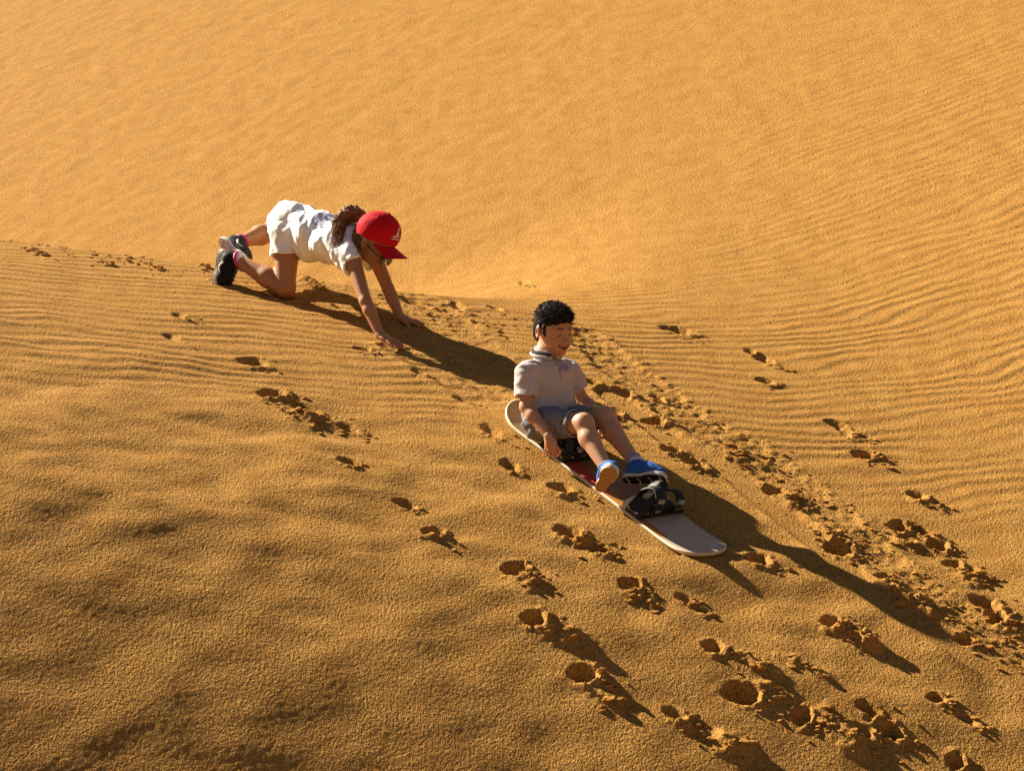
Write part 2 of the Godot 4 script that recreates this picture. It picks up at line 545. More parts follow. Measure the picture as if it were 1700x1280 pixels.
func make_sand_material() -> void:
	# grain: two sizes of lumps in one relief texture, and mineral speckle in the colour
	var s := 1024
	var n1 := noise(21, 0.16, 1, FastNoiseLite.TYPE_CELLULAR)
	n1.cellular_return_type = FastNoiseLite.RETURN_DISTANCE
	n1.cellular_jitter = 1.0
	var n2 := noise(22, 0.30, 1)
	var i1 := n1.get_seamless_image(s, s)
	var i2 := n2.get_seamless_image(s, s)
	var n3 := noise(23, 0.24, 2)
	var i3 := n3.get_seamless_image(s, s)
	var n4 := noise(24, 0.006, 3)
	var i4 := n4.get_seamless_image(s, s)
	i1.convert(Image.FORMAT_L8)
	i2.convert(Image.FORMAT_L8)
	i3.convert(Image.FORMAT_L8)
	i4.convert(Image.FORMAT_L8)
	var i0 := noise(20, 0.075, 2).get_seamless_image(s, s)
	i0.convert(Image.FORMAT_L8)
	var d0 := i0.get_data()
	var i5 := noise(26, 0.085, 2).get_seamless_image(s, s)
	i5.convert(Image.FORMAT_L8)
	var d5 := i5.get_data()
	var d1 := i1.get_data()
	var d2 := i2.get_data()
	var d3 := i3.get_data()
	var d4 := i4.get_data()
	var relief := PackedByteArray()
	var tone := PackedByteArray()
	relief.resize(s * s)
	tone.resize(s * s * 3)
	for k in s * s:
		relief[k] = clampi(int((255 - d1[k]) * 0.34 + d2[k] * 0.30 + d0[k] * 0.36), 0, 255)
		var sp := (d3[k] - 128.0) / 128.0
		var pa := (d4[k] - 128.0) / 128.0
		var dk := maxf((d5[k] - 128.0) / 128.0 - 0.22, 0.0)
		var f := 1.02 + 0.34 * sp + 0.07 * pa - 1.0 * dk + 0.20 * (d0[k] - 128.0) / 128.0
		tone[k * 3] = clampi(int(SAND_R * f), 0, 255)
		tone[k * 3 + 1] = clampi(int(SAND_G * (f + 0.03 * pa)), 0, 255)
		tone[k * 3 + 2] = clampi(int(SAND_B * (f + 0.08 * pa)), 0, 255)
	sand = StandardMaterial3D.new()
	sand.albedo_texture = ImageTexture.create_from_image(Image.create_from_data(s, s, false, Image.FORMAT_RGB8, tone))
	sand.roughness = 0.95
	sand.metallic_specular = 0.15
	sand.heightmap_enabled = true
	sand.heightmap_texture = ImageTexture.create_from_image(Image.create_from_data(s, s, false, Image.FORMAT_L8, relief))
	sand.heightmap_scale = 0.95
	sand.uv1_triplanar = true
	sand.uv1_world_triplanar = true
	sand.uv1_scale = Vector3(0.78, 0.78, 0.78)
	crumb_sand = mat(lin(0.355, 0.180, 0.043), 0.95, 0.15)

const SAND_R := 161.0
const SAND_G := 119.0
const SAND_B := 61.0

# ------------------------------------------------------------------ modelling: distance fields meshed as surface nets
class Field:
	var lo: Vector3
	var c: float
	var nx: int
	var ny: int
	var nz: int
	var d := PackedFloat32Array()

	func _init(a: Vector3, b: Vector3, cell: float) -> void:
		lo = a
		c = cell
		nx = int(ceil((b.x - a.x) / cell)) + 1
		ny = int(ceil((b.y - a.y) / cell)) + 1
		nz = int(ceil((b.z - a.z) / cell)) + 1
		d.resize(nx * ny * nz)
		d.fill(1.0)

	func window(a: Vector3, b: Vector3) -> Array:
		var p := (a - lo) / c
		var q := (b - lo) / c
		return [maxi(int(floor(p.x)), 0), mini(int(ceil(q.x)), nx - 1), maxi(int(floor(p.y)), 0), mini(int(ceil(q.y)), ny - 1), maxi(int(floor(p.z)), 0), mini(int(ceil(q.z)), nz - 1)]

	func join(k: int, v: float, r: float) -> void:
		var o := d[k]
		var h := maxf(r - absf(o - v), 0.0)
		d[k] = minf(o, v) - (h * h / r * 0.25 if r > 0.0 else 0.0)

	# tapered limb from a to b
	func limb(a: Vector3, b: Vector3, ra: float, rb: float, soft := 0.02, cut := false) -> Field:
		var m := maxf(ra, rb) + soft + 3.0 * c
		var w := window(a.min(b) - Vector3.ONE * m, a.max(b) + Vector3.ONE * m)
		var ab := b - a
		var ll := maxf(ab.length_squared(), 1e-9)
		for z in range(w[4], w[5] + 1):
			for y in range(w[2], w[3] + 1):
				var k := (z * ny + y) * nx
				for x in range(w[0], w[1] + 1):
					var p := lo + Vector3(x, y, z) * c - a
					var t := clampf(p.dot(ab) / ll, 0.0, 1.0)
					var v := (p - ab * t).length() - lerpf(ra, rb, t)
					if cut:
						d[k + x] = maxf(d[k + x], -v)
					else:
						join(k + x, v, soft)
		return self

	# tapered sleeve with flat ends
	func cone(a: Vector3, b: Vector3, ra: float, rb: float, soft := 0.02, cut := false) -> Field:
		var m := maxf(ra, rb) + soft + 3.0 * c
		var w := window(a.min(b) - Vector3.ONE * m, a.max(b) + Vector3.ONE * m)
		var ab := b - a
		var l := ab.length()
		ab /= l
		for z in range(w[4], w[5] + 1):
			for y in range(w[2], w[3] + 1):
				var k := (z * ny + y) * nx
				for x in range(w[0], w[1] + 1):
					var p := lo + Vector3(x, y, z) * c - a
					var t := p.dot(ab)
					var v := maxf((p - ab * t).length() - lerpf(ra, rb, clampf(t / l, 0.0, 1.0)), maxf(t - l, -t))
					if cut:
						d[k + x] = maxf(d[k + x], -v)
					else:
						join(k + x, v, soft)
		return self

	func chain(pts: Array, rads: Array, soft := 0.02) -> Field:
		for i in pts.size() - 1:
			limb(pts[i], pts[i + 1], rads[i], rads[i + 1], soft)
		return self

	# ellipsoid with axes given by a basis
	func egg(o: Vector3, b: Basis, r: Vector3, soft := 0.02, cut := false) -> Field:
		var m := maxf(r.x, maxf(r.y, r.z)) + soft + 3.0 * c
		var w := window(o - Vector3.ONE * m, o + Vector3.ONE * m)
		var inv := b.orthonormalized().transposed()
		for z in range(w[4], w[5] + 1):
			for y in range(w[2], w[3] + 1):
				var k := (z * ny + y) * nx
				for x in range(w[0], w[1] + 1):
					var p := inv * (lo + Vector3(x, y, z) * c - o)
					var q := p / r
					var k0 := q.length()
					var k1 := (q / r).length()
					var v := k0 * (k0 - 1.0) / maxf(k1, 1e-6)
					if cut:
						d[k + x] = maxf(d[k + x], -v)
					else:
						join(k + x, v, soft)
		return self

	# keeps what lies behind the plane
	func trim(o: Vector3, n: Vector3, reach := 9.0) -> Field:
		n = n.normalized()
		for z in nz:
			for y in ny:
				var k := (z * ny + y) * nx
				for x in nx:
					var p := lo + Vector3(x, y, z) * c - o
					if p.length_squared() < reach * reach:
						d[k + x] = maxf(d[k + x], p.dot(n))
		return self

	func bend(n: FastNoiseLite, amount: float, stretch := Vector3.ONE) -> Field:
		for z in nz:
			for y in ny:
				var k := (z * ny + y) * nx
				for x in nx:
					if absf(d[k + x]) < 4.0 * c + amount:
						d[k + x] += amount * n.get_noise_3dv((lo + Vector3(x, y, z) * c) * stretch)
		return self

	# appends the surface to the arrays in s: [vertices, normals, indices]
	func surface(s: Array) -> Field:
		var vs: PackedVector3Array = s[0]
		var ns: PackedVector3Array = s[1]
		var ii: PackedInt32Array = s[2]
		var at := PackedInt32Array()
		at.resize(d.size())
		at.fill(-1)
		var row := nx
		var slab := nx * ny
		for z in nz - 1:
			for y in ny - 1:
				for x in nx - 1:
					var k := (z * ny + y) * nx + x
					var v0 := d[k]
					if absf(v0) > 5.0 * c:
						continue
					var v1 := d[k + 1]
					var v2 := d[k + row]
					var v3 := d[k + row + 1]
					var v4 := d[k + slab]
					var v5 := d[k + slab + 1]
					var v6 := d[k + slab + row]
					var v7 := d[k + slab + row + 1]
					var inside := int(v0 < 0.0) + int(v1 < 0.0) + int(v2 < 0.0) + int(v3 < 0.0) + int(v4 < 0.0) + int(v5 < 0.0) + int(v6 < 0.0) + int(v7 < 0.0)
					if inside == 0 or inside == 8:
						continue
					var sum := Vector3.ZERO
					var n := 0
					if (v0 < 0.0) != (v1 < 0.0):
						sum += Vector3(v0 / (v0 - v1), 0, 0)
						n += 1
					if (v2 < 0.0) != (v3 < 0.0):
						sum += Vector3(v2 / (v2 - v3), 1, 0)
						n += 1
					if (v4 < 0.0) != (v5 < 0.0):
						sum += Vector3(v4 / (v4 - v5), 0, 1)
						n += 1
					if (v6 < 0.0) != (v7 < 0.0):
						sum += Vector3(v6 / (v6 - v7), 1, 1)
						n += 1
					if (v0 < 0.0) != (v2 < 0.0):
						sum += Vector3(0, v0 / (v0 - v2), 0)
						n += 1
					if (v1 < 0.0) != (v3 < 0.0):
						sum += Vector3(1, v1 / (v1 - v3), 0)
						n += 1
					if (v4 < 0.0) != (v6 < 0.0):
						sum += Vector3(0, v4 / (v4 - v6), 1)
						n += 1
					if (v5 < 0.0) != (v7 < 0.0):
						sum += Vector3(1, v5 / (v5 - v7), 1)
						n += 1
					if (v0 < 0.0) != (v4 < 0.0):
						sum += Vector3(0, 0, v0 / (v0 - v4))
						n += 1
					if (v1 < 0.0) != (v5 < 0.0):
						sum += Vector3(1, 0, v1 / (v1 - v5))
						n += 1
					if (v2 < 0.0) != (v6 < 0.0):
						sum += Vector3(0, 1, v2 / (v2 - v6))
						n += 1
					if (v3 < 0.0) != (v7 < 0.0):
						sum += Vector3(1, 1, v3 / (v3 - v7))
						n += 1
					at[k] = vs.size()
					vs.append(lo + (Vector3(x, y, z) + sum / n) * c)
					ns.append(Vector3(v1 - v0 + v3 - v2 + v5 - v4 + v7 - v6, v2 - v0 + v3 - v1 + v6 - v4 + v7 - v5, v4 - v0 + v5 - v1 + v6 - v2 + v7 - v3).normalized())
		for z in range(1, nz - 1):
			for y in range(1, ny - 1):
				for x in range(1, nx - 1):
					var k := (z * ny + y) * nx + x
					if at[k] < 0:
						continue
					var s0 := d[k] < 0.0
					if s0 != (d[k + 1] < 0.0):
						quad(ii, at[k - row - slab], at[k - slab], at[k], at[k - row], s0)
					if s0 != (d[k + row] < 0.0):
						quad(ii, at[k - slab - 1], at[k - 1], at[k], at[k - slab], s0)
					if s0 != (d[k + slab] < 0.0):
						quad(ii, at[k - 1 - row], at[k - row], at[k], at[k - 1], s0)
		s[0] = vs
		s[1] = ns
		s[2] = ii
		return self

	static func quad(ii: PackedInt32Array, a: int, b: int, e: int, f: int, flip: bool) -> void:
		if a < 0 or b < 0 or e < 0 or f < 0:
			return
		if flip:
			ii.append_array(PackedInt32Array([a, e, b, a, f, e]))
		else:
			ii.append_array(PackedInt32Array([a, b, e, a, e, f]))

func skin_of(s: Array) -> ArrayMesh:
	var arr := []
	arr.resize(Mesh.ARRAY_MAX)
	arr[Mesh.ARRAY_VERTEX] = s[0]
	arr[Mesh.ARRAY_NORMAL] = s[1]
	arr[Mesh.ARRAY_INDEX] = s[2]
	var am := ArrayMesh.new()
	am.add_surface_from_arrays(Mesh.PRIMITIVE_TRIANGLES, arr)
	return am

func fresh() -> Array:
	return [PackedVector3Array(), PackedVector3Array(), PackedInt32Array()]

func solid(f: Field) -> ArrayMesh:
	var s := fresh()
	f.surface(s)
	return skin_of(s)

# frame whose x runs along a direction and y as near as can be to up
func facing(x: Vector3, up: Vector3) -> Basis:
	x = x.normalized()
	var z := x.cross(up).normalized()
	return Basis(x, z.cross(x), z)

# round rod through points, radius from r0 to r1 (or listed), closed ends
func rod(st: SurfaceTool, pts: Array, r0: float, r1: float, sides := 6, flat := 1.0, up := Vector3.UP) -> void:
	var n := pts.size()
	var rings := []
	for i in n:
		var t: Vector3 = (pts[mini(i + 1, n - 1)] - pts[maxi(i - 1, 0)]).normalized()
		var b := t.cross(up)
		if b.length() < 0.05:
			b = t.cross(Vector3.RIGHT)
		b = b.normalized()
		var u := b.cross(t).normalized()
		var r := lerpf(r0, r1, float(i) / (n - 1))
		var ring := []
		for k in sides:
			var a := TAU * k / sides
			ring.append([pts[i] + b * cos(a) * r + u * sin(a) * r * flat, (b * cos(a) + u * sin(a) / maxf(flat, 0.05)).normalized()])
		rings.append(ring)
	for i in n - 1:
		for k in sides:
			var m := (k + 1) % sides
			for q in [rings[i][k], rings[i][m], rings[i + 1][m], rings[i][k], rings[i + 1][m], rings[i + 1][k]]:
				st.set_normal(q[1])
				st.add_vertex(q[0])
	for e in [0, n - 1]:
		var t: Vector3 = (pts[1] - pts[0]).normalized() * (-1.0 if e == 0 else 1.0)
		if e > 0:
			t = (pts[n - 1] - pts[n - 2]).normalized()
		for k in range(1, sides - 1):
			for q in ([0, k + 1, k] if e == 0 else [0, k, k + 1]):
				st.set_normal(t)
				st.add_vertex(rings[e][q][0])

func rods(list: Array, sides := 6, flat := 1.0, up := Vector3.UP) -> ArrayMesh:
	var st := SurfaceTool.new()
	st.begin(Mesh.PRIMITIVE_TRIANGLES)
	for l in list:
		rod(st, l[0], l[1], l[2], sides, flat, up)
	st.index()
	return st.commit()

# smooth curve through points
func curve(pts: Array, steps := 6) -> Array:
	var out := []
	var n := pts.size()
	for i in n - 1:
		var p0: Vector3 = pts[maxi(i - 1, 0)]
		var p3: Vector3 = pts[mini(i + 2, n - 1)]
		for k in steps:
			out.append(pts[i].cubic_interpolate(pts[i + 1], p0, p3, float(k) / steps))
	out.append(pts[-1])
	return out

# plate: outline in x and z, between two heights, with chamfered rim
func plate(outline: PackedVector2Array, y0: float, y1: float, bevel := 0.0) -> ArrayMesh:
	var st := SurfaceTool.new()
	st.begin(Mesh.PRIMITIVE_TRIANGLES)
	var c := Vector2.ZERO
	for p in outline:
		c += p / outline.size()
	var n := outline.size()
	var rows := [[y0, bevel], [y0 + bevel, 0.0], [y1 - bevel, 0.0], [y1, bevel]]
	var at := func(i: int, r: Array) -> Vector3:
		var p := outline[(i + n) % n]
		var t := (outline[(i + 1) % n] - outline[(i + n - 1) % n]).normalized().orthogonal()
		if t.dot(p - c) < 0.0:
			t = -t
		p -= t * r[1]
		return Vector3(p.x, r[0], p.y)
	st.set_smooth_group(-1)
	for i in n:
		for r in 3:
			var a: Vector3 = at.call(i, rows[r])
			var b: Vector3 = at.call(i + 1, rows[r])
			var e: Vector3 = at.call(i + 1, rows[r + 1])
			var f: Vector3 = at.call(i, rows[r + 1])
			for q in [a, e, b, a, f, e]:
				st.add_vertex(q)
		st.add_vertex(Vector3(c.x, y1, c.y))
		st.add_vertex(at.call(i + 1, rows[3]))
		st.add_vertex(at.call(i, rows[3]))
		st.add_vertex(Vector3(c.x, y0, c.y))
		st.add_vertex(at.call(i, rows[0]))
		st.add_vertex(at.call(i + 1, rows[0]))
	st.generate_normals()
	return st.commit()

# ------------------------------------------------------------------ where the joints of the two children are, in metres from each one's base
const BOARD_AT = Vector3(0.0108, 0.2590, -0.5144)
const BOARD_ALONG = Vector3(0.5601, -0.3054, 0.7701)
const BOARD_UP = Vector3(0.1742, 0.9522, 0.2509)
const BOY_AT = Vector3(0.1536, 0.1979, -0.3178)
const BOY = {
	"pelvis": Vector3(-0.0014, 0.0762, 0.0215),
	"belly": Vector3(0.0035, 0.1622, 0.0296),
	"chest": Vector3(-0.0017, 0.2608, 0.0157),
	"neck": Vector3(-0.0069, 0.3438, 0.0041),
	"headc": Vector3(0.0267, 0.4575, 0.0083),
	"shR": Vector3(-0.0863, 0.2998, 0.1112),
	"elR": Vector3(-0.0943, 0.1418, 0.1738),
	"wrR": Vector3(0.0019, 0.0341, 0.2799),
	"shL": Vector3(0.0848, 0.2763, -0.0874),
	"elL": Vector3(0.1604, 0.1288, -0.1071),
	"wrL": Vector3(0.2410, 0.0731, 0.0017),
	"hipR": Vector3(-0.0418, 0.0602, 0.1045),
	"knR": Vector3(0.1454, 0.0950, 0.3218),
	"anR": Vector3(0.2441, -0.0766, 0.5075),
	"hipL": Vector3(0.0446, 0.0669, -0.0378),
	"knL": Vector3(0.2422, 0.1040, 0.1993),
	"anL": Vector3(0.3647, -0.0624, 0.4045),
	"heelR": Vector3(0.2730, -0.1513, 0.4877),
	"heelL": Vector3(0.3507, -0.1283, 0.3532)
}
const GIRL_AT = Vector3(-1.1433, 0.6489, -1.7509)
const GIRL = {
	"pelvis": Vector3(0.0284, 0.3492, -0.1721),
	"belly": Vector3(0.1652, 0.3337, -0.0285),
	"chest": Vector3(0.2969, 0.2997, 0.0975),
	"neck": Vector3(0.3923, 0.2926, 0.1691),
	"headc": Vector3(0.4649, 0.3055, 0.2279),
	"shR": Vector3(0.3594, 0.2418, 0.2874),
	"elR": Vector3(0.4367, 0.0326, 0.4480),
	"wrR": Vector3(0.5111, -0.1207, 0.5403),
	"shL": Vector3(0.4421, 0.2471, 0.0342),
	"elL": Vector3(0.5249, 0.0573, 0.0810),
	"wrL": Vector3(0.5875, -0.0789, 0.1406),
	"hipR": Vector3(0.0066, 0.3178, -0.0869),
	"knR": Vector3(0.0000, 0.0590, 0.0000),
	"anR": Vector3(-0.2584, 0.1891, -0.1294),
	"hipL": Vector3(0.0299, 0.3308, -0.2705),
	"knL": Vector3(-0.1209, 0.3109, -0.4898),
	"anL": Vector3(-0.2661, 0.2658, -0.3118),
	"toeR": Vector3(-0.3532, 0.0896, -0.1760),
	"heelR": Vector3(-0.3314, 0.2903, -0.2244),
	"toeL": Vector3(-0.2216, 0.1629, -0.2671),
	"heelL": Vector3(-0.3452, 0.2873, -0.3653),
	"pony0": Vector3(0.4049, 0.4171, 0.1617),
	"pony1": Vector3(0.3497, 0.4455, 0.1375),
	"pony2": Vector3(0.2926, 0.4059, 0.1734),
	"pony3": Vector3(0.2902, 0.3319, 0.2242)
}
const PRESSED = [[-1.143, -1.751, 0.050, 0.012], [-0.587, -1.181, 0.055, 0.010], [-0.506, -1.595, 0.055, 0.010], [-1.497, -1.927, 0.040, 0.012]]
const BOY_FACE = Vector3(0.5599, -0.1687, 0.8112)
const BOY_FACE_UP = Vector3(0.0999, 0.9813, 0.1647)
const BOY_TOE_R = Vector3(0.2706, 0.6107, 0.7442)
const BOY_SOLE_R = Vector3(-0.3873, -0.6379, 0.6657)
const BOY_TOE_L = Vector3(0.8638, 0.1097, 0.4917)
const BOY_SOLE_L = Vector3(-0.0995, -0.7052, 0.7020)
const GIRL_FACE = Vector3(0.8081, -0.4580, 0.3704)
const GIRL_FACE_UP = Vector3(0.4730, 0.8693, 0.1432)

# ------------------------------------------------------------------ snowboard
const BOARD_LONG := 1.40

func board_half(s: float) -> float:
	# half width along the board: waisted in the middle, round at both ends
	var u := s / BOARD_LONG * 2.0 - 1.0
	var side := 0.110 + 0.016 * u * u
	if s < 0.17:
		side *= sqrt(maxf(1.0 - pow((0.17 - s) / 0.17, 2.3), 0.0))
	elif s > BOARD_LONG - 0.17:
		side *= sqrt(maxf(1.0 - pow((s - BOARD_LONG + 0.17) / 0.17, 3.6), 0.0))
	return side

func board_lift(s: float) -> float:
	# upturned tail and nose
	var y := 0.0
	if s < 0.22:
		y += 0.050 * pow((0.22 - s) / 0.22, 2.0)
	if s > BOARD_LONG - 0.25:
		y += 0.024 * pow((s - BOARD_LONG + 0.25) / 0.25, 2.0)
	return y

func board_print(s: float, z: float) -> Color:
	# the printed top: warm wood tone, an orange to red flash along the middle, a pale lilac nose
	var wood := Color(0.40, 0.24, 0.105)
	var c := wood.lerp(Color(0.34, 0.195, 0.08), 0.5 + 0.5 * sin(z * 190.0 + 3.0 * sin(s * 7.0)) * 0.5)
	var pale := Color(0.62, 0.46, 0.35)
	var edge := 0.040 + 0.015 * sin(s * 9.0)
	if s > 0.98 - 0.25 * absf(z) + 0.02 * sin(z * 60.0) and not (z > 0.072 and s < 1.20):
		c = pale if absf(z) < board_half(s) - 0.022 else Color(0.62, 0.50, 0.34)
	elif z > edge and s > 0.52:
		c = Color(0.60, 0.085, 0.05) if s < 0.78 + 0.6 * (z - edge) else Color(0.62, 0.24, 0.06)
	elif s > 0.45 and z < -0.07:
		c = Color(0.42, 0.16, 0.07)
	var q := Vector2((s - 1.325) / 0.030, (z + 0.052 + (s - 1.325) * 0.4) / 0.009)  # sliver of sunlight on the nose, painted into the colour as a cream ellipse
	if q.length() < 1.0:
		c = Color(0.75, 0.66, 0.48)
	return c

func build_board() -> void:
	var root := Node3D.new()
	root.name = "snowboard"
	add_child(root, true)
	root.transform = Transform3D(Basis(BOARD_ALONG, BOARD_UP, BOARD_ALONG.cross(BOARD_UP)), BOARD_AT)
	tag(root, "wood and orange printed snowboard with black bindings under the sitting boy", "snowboard")
	var ns := 150
	var nw := 30
	var st := SurfaceTool.new()
	st.begin(Mesh.PRIMITIVE_TRIANGLES)
	var top := func(i: int, k: int) -> Vector3:
		var s := BOARD_LONG * (0.5 - 0.5 * cos(PI * i / ns))
		var z := board_half(s) * (2.0 * k / nw - 1.0) * 0.985
		return Vector3(s, 0.0135 + board_lift(s), z)
	for i in ns:
		for k in nw:
			for q in [[i, k], [i + 1, k], [i + 1, k + 1], [i, k], [i + 1, k + 1], [i, k + 1]]:
				var p: Vector3 = top.call(q[0], q[1])
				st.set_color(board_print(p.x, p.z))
				st.add_vertex(p)
	st.index()
	st.generate_normals()
	var m := mat(Color(0.9, 0.9, 0.9), 0.6, 0.3)
	m.vertex_color_use_as_albedo = true
	var deck := put(st.commit(), "deck", m, root)
	# side wall and running base in one, cream coloured rim
	st = SurfaceTool.new()
	st.begin(Mesh.PRIMITIVE_TRIANGLES)
	var ring := []
	for i in 240:
		var a := TAU * i / 240.0
		var s := BOARD_LONG * (0.5 - 0.5 * cos(a))
		ring.append([s, board_half(s) * signf(sin(a))])
	for i in 240:
		var a: Array = ring[i]
		var b: Array = ring[(i + 1) % 240]
		var pa := Vector3(a[0], board_lift(a[0]), a[1])
		var pb := Vector3(b[0], board_lift(b[0]), b[1])
		var up := Vector3(0, 0.0145, 0)
		var ia := pa + up + Vector3((0.7 - a[0]) * 0.006, 0.0006, -a[1] * 0.035)
		var ib := pb + up + Vector3((0.7 - b[0]) * 0.006, 0.0006, -b[1] * 0.035)
		var ma := Vector3(pa.x, pa.y, 0.0)
		var mb := Vector3(pb.x, pb.y, 0.0)
		for q in [pa, pb, pb + up, pa, pb + up, pa + up, pa + up, pb + up, ib, pa + up, ib, ia, pa, ma, mb, pa, mb, pb]:
			st.add_vertex(q)
	st.generate_normals()
	var rim := put(st.commit(), "edge_rim", mat(lin(0.58, 0.50, 0.36), 0.45), root)
	rim.set_meta("label", "cream edge running round the board")
	build_binding(root, 0.475, 0.0)
	build_binding(root, 1.0, 1.0)

func build_binding(root: Node3D, s: float, front: float) -> void:
	var black := mat(lin(0.014, 0.013, 0.012), 0.55)
	var rubber := mat(lin(0.022, 0.020, 0.018), 0.8)
	var cream := mat(lin(0.60, 0.55, 0.42), 0.45)
	var grey := mat(lin(0.30, 0.29, 0.27), 0.35)
	var o := Vector3(s, 0.0145, 0.0)
	var box := func(lo: Vector3, hi: Vector3) -> ArrayMesh:
		var c := 0.008
		var out := PackedVector2Array([Vector2(lo.x + c, lo.z), Vector2(hi.x - c, lo.z), Vector2(hi.x, lo.z + c), Vector2(hi.x, hi.z - c), Vector2(hi.x - c, hi.z), Vector2(lo.x + c, hi.z), Vector2(lo.x, hi.z - c), Vector2(lo.x, lo.z + c)])
		return plate(out, lo.y, hi.y, 0.0025)
	var base := put(box.call(o + Vector3(-0.046, 0, -0.112), o + Vector3(0.046, 0.014, 0.112)), "binding", black, root)
	base.set_meta("label", "front binding with black straps" if front > 0.5 else "rear binding beside the boy's hand")
	# mounting disc
	var disc := CylinderMesh.new()
	disc.top_radius = 0.036
	disc.bottom_radius = 0.038
	disc.height = 0.006
	put(disc, "mounting_disc", grey, base).position = o + Vector3(0, 0.017, 0)
	# cushioned footbed and the two cream side rails
	for e in [-1.0, 1.0]:
		var rail := rods([[curve([o + Vector3(0.050 * e, 0.012, -0.118), o + Vector3(0.054 * e, 0.036, -0.060), o + Vector3(0.054 * e, 0.046, 0.020), o + Vector3(0.050 * e, 0.040, 0.085), o + Vector3(0.046 * e, 0.010, 0.118)], 5), 0.0085, 0.0085]], 8, 1.5)
		put(rail, "side_rail", cream if e < 0.0 else black, base)
	put(box.call(o + Vector3(-0.040, 0.0145, 0.045), o + Vector3(0.040, 0.026, 0.110)), "heel_pad", cream if front > 0.5 else mat(lin(0.55, 0.36, 0.21), 0.6), base)
	put(box.call(o + Vector3(-0.040, 0.0145, -0.110), o + Vector3(0.040, 0.024, -0.048)), "toe_pad", rubber, base)
	put(box.call(o + Vector3(-0.072, 0.004, 0.052), o + Vector3(-0.052, 0.034, 0.112)), "heel_cup", cream, base)
	# straps arch from rail to rail
	var straps := [[0.050, 0.125, 0.030], [-0.060, 0.100, 0.024]]
	for q in straps:
		var z: float = q[0]
		var h: float = q[1] * (1.0 if front > 0.5 else 0.62)
		var lean := 0.030 * front
		var arch := curve([o + Vector3(-0.056, 0.030, z), o + Vector3(-0.050 + lean * 0.5, h * 0.7, z - 0.012), o + Vector3(0.0 + lean, h, z - 0.02), o + Vector3(0.052 + lean, h * 0.72, z - 0.012), o + Vector3(0.056, 0.030, z)], 6)
		var strap := put(rods([[arch, q[2] * 0.92, q[2] * 0.92]], 8, 0.26, Vector3.UP), "ankle_strap" if z > 0.0 else "toe_strap", black, base)
		# ladder and buckle
		var bk: Vector3 = arch[18]
		put(box.call(bk + Vector3(-0.016, -0.008, -0.013), bk + Vector3(0.014, 0.013, 0.013)), "buckle", grey, strap)
		put(rods([[[arch[20], arch[24] + Vector3(0.016, 0.006, -0.004)], 0.007, 0.006]], 6, 0.4), "ladder_strap", cream if front < 0.5 else grey, strap)
	# highback, a curved plate with a window, folded down towards the nose on the front binding
	var st := SurfaceTool.new()
	st.begin(Mesh.PRIMITIVE_TRIANGLES)
	var tilt := deg_to_rad(42.0) if front > 0.5 else deg_to_rad(14.0)
	var tall := 0.165 if front > 0.5 else 0.10
	var hb := func(u: float, v: float, thick: float) -> Vector3:
		# u across -1..1, v up 0..1
		var wide := lerpf(0.056, 0.040, v) * sqrt(maxf(1.0 - pow(maxf(v - 0.75, 0.0) / 0.26, 2.0), 0.0))
		var bow := 0.022 * u * u
		var p := Vector3(u * wide, v * tall * cos(tilt), 0.108 - bow + thick - v * tall * sin(tilt))
		return o + p + Vector3(0.012 * front * v, 0.022, 0)
	var cell := func(a: float, b: float, e: float, f: float) -> void:
		for th in [0.0, 0.007]:
			for q in [[a, e], [b, e], [b, f], [a, e], [b, f], [a, f]]:
				st.add_vertex(hb.call(q[0], q[1], th))
	for i in 10:
		for k in 10:
			if i in [3, 4, 5, 6] and k in [4, 5, 6]:
				continue
			cell.call(i / 5.0 - 1.0, (i + 1) / 5.0 - 1.0, k / 10.0, (k + 1) / 10.0)
	for k in 10:
		for e in [-1.0, 1.0]:
			var a: Vector3 = hb.call(e, k / 10.0, 0.0)
			var b: Vector3 = hb.call(e, (k + 1) / 10.0, 0.0)
			var c2: Vector3 = hb.call(e, (k + 1) / 10.0, 0.007)
			var d2: Vector3 = hb.call(e, k / 10.0, 0.007)
			for q in [a, b, c2, a, c2, d2]:
				st.add_vertex(q)
	st.generate_normals()
	put(st.commit(), "highback", black, base)

# ------------------------------------------------------------------ people
func cloth_mat(c: Color, rough := 0.9) -> StandardMaterial3D:
	var m := mat(c, rough, 0.2)
	var nt := NoiseTexture2D.new()
	nt.width = 256
	nt.height = 256
	nt.seamless = true
	nt.as_normal_map = true
	nt.bump_strength = 5.0
	nt.noise = noise(31, 0.025, 4)
	m.normal_enabled = true
	m.normal_texture = nt
	m.normal_scale = 0.6
	m.uv1_triplanar = true
	m.uv1_scale = Vector3(5.0, 3.5, 5.0)
	m.rim_enabled = true
	m.rim = 0.15
	return m

func skin_mat(r: float, g: float, b: float) -> StandardMaterial3D:
	var m := mat(Color.WHITE, 0.52, 0.45)
	var ramp := Gradient.new()
	ramp.set_color(0, lin(r * 0.93, g * 0.90, b * 0.88))
	ramp.set_color(1, lin(r * 1.05, g * 1.06, b * 1.08))
	var nt := NoiseTexture2D.new()
	nt.width = 256
	nt.height = 256
	nt.seamless = true
	nt.noise = noise(33, 0.03, 3)
	nt.color_ramp = ramp
	m.albedo_texture = nt
	m.uv1_triplanar = true
	m.uv1_scale = Vector3.ONE * 7.0
	m.subsurf_scatter_enabled = true
	m.subsurf_scatter_strength = 0.12
	return m

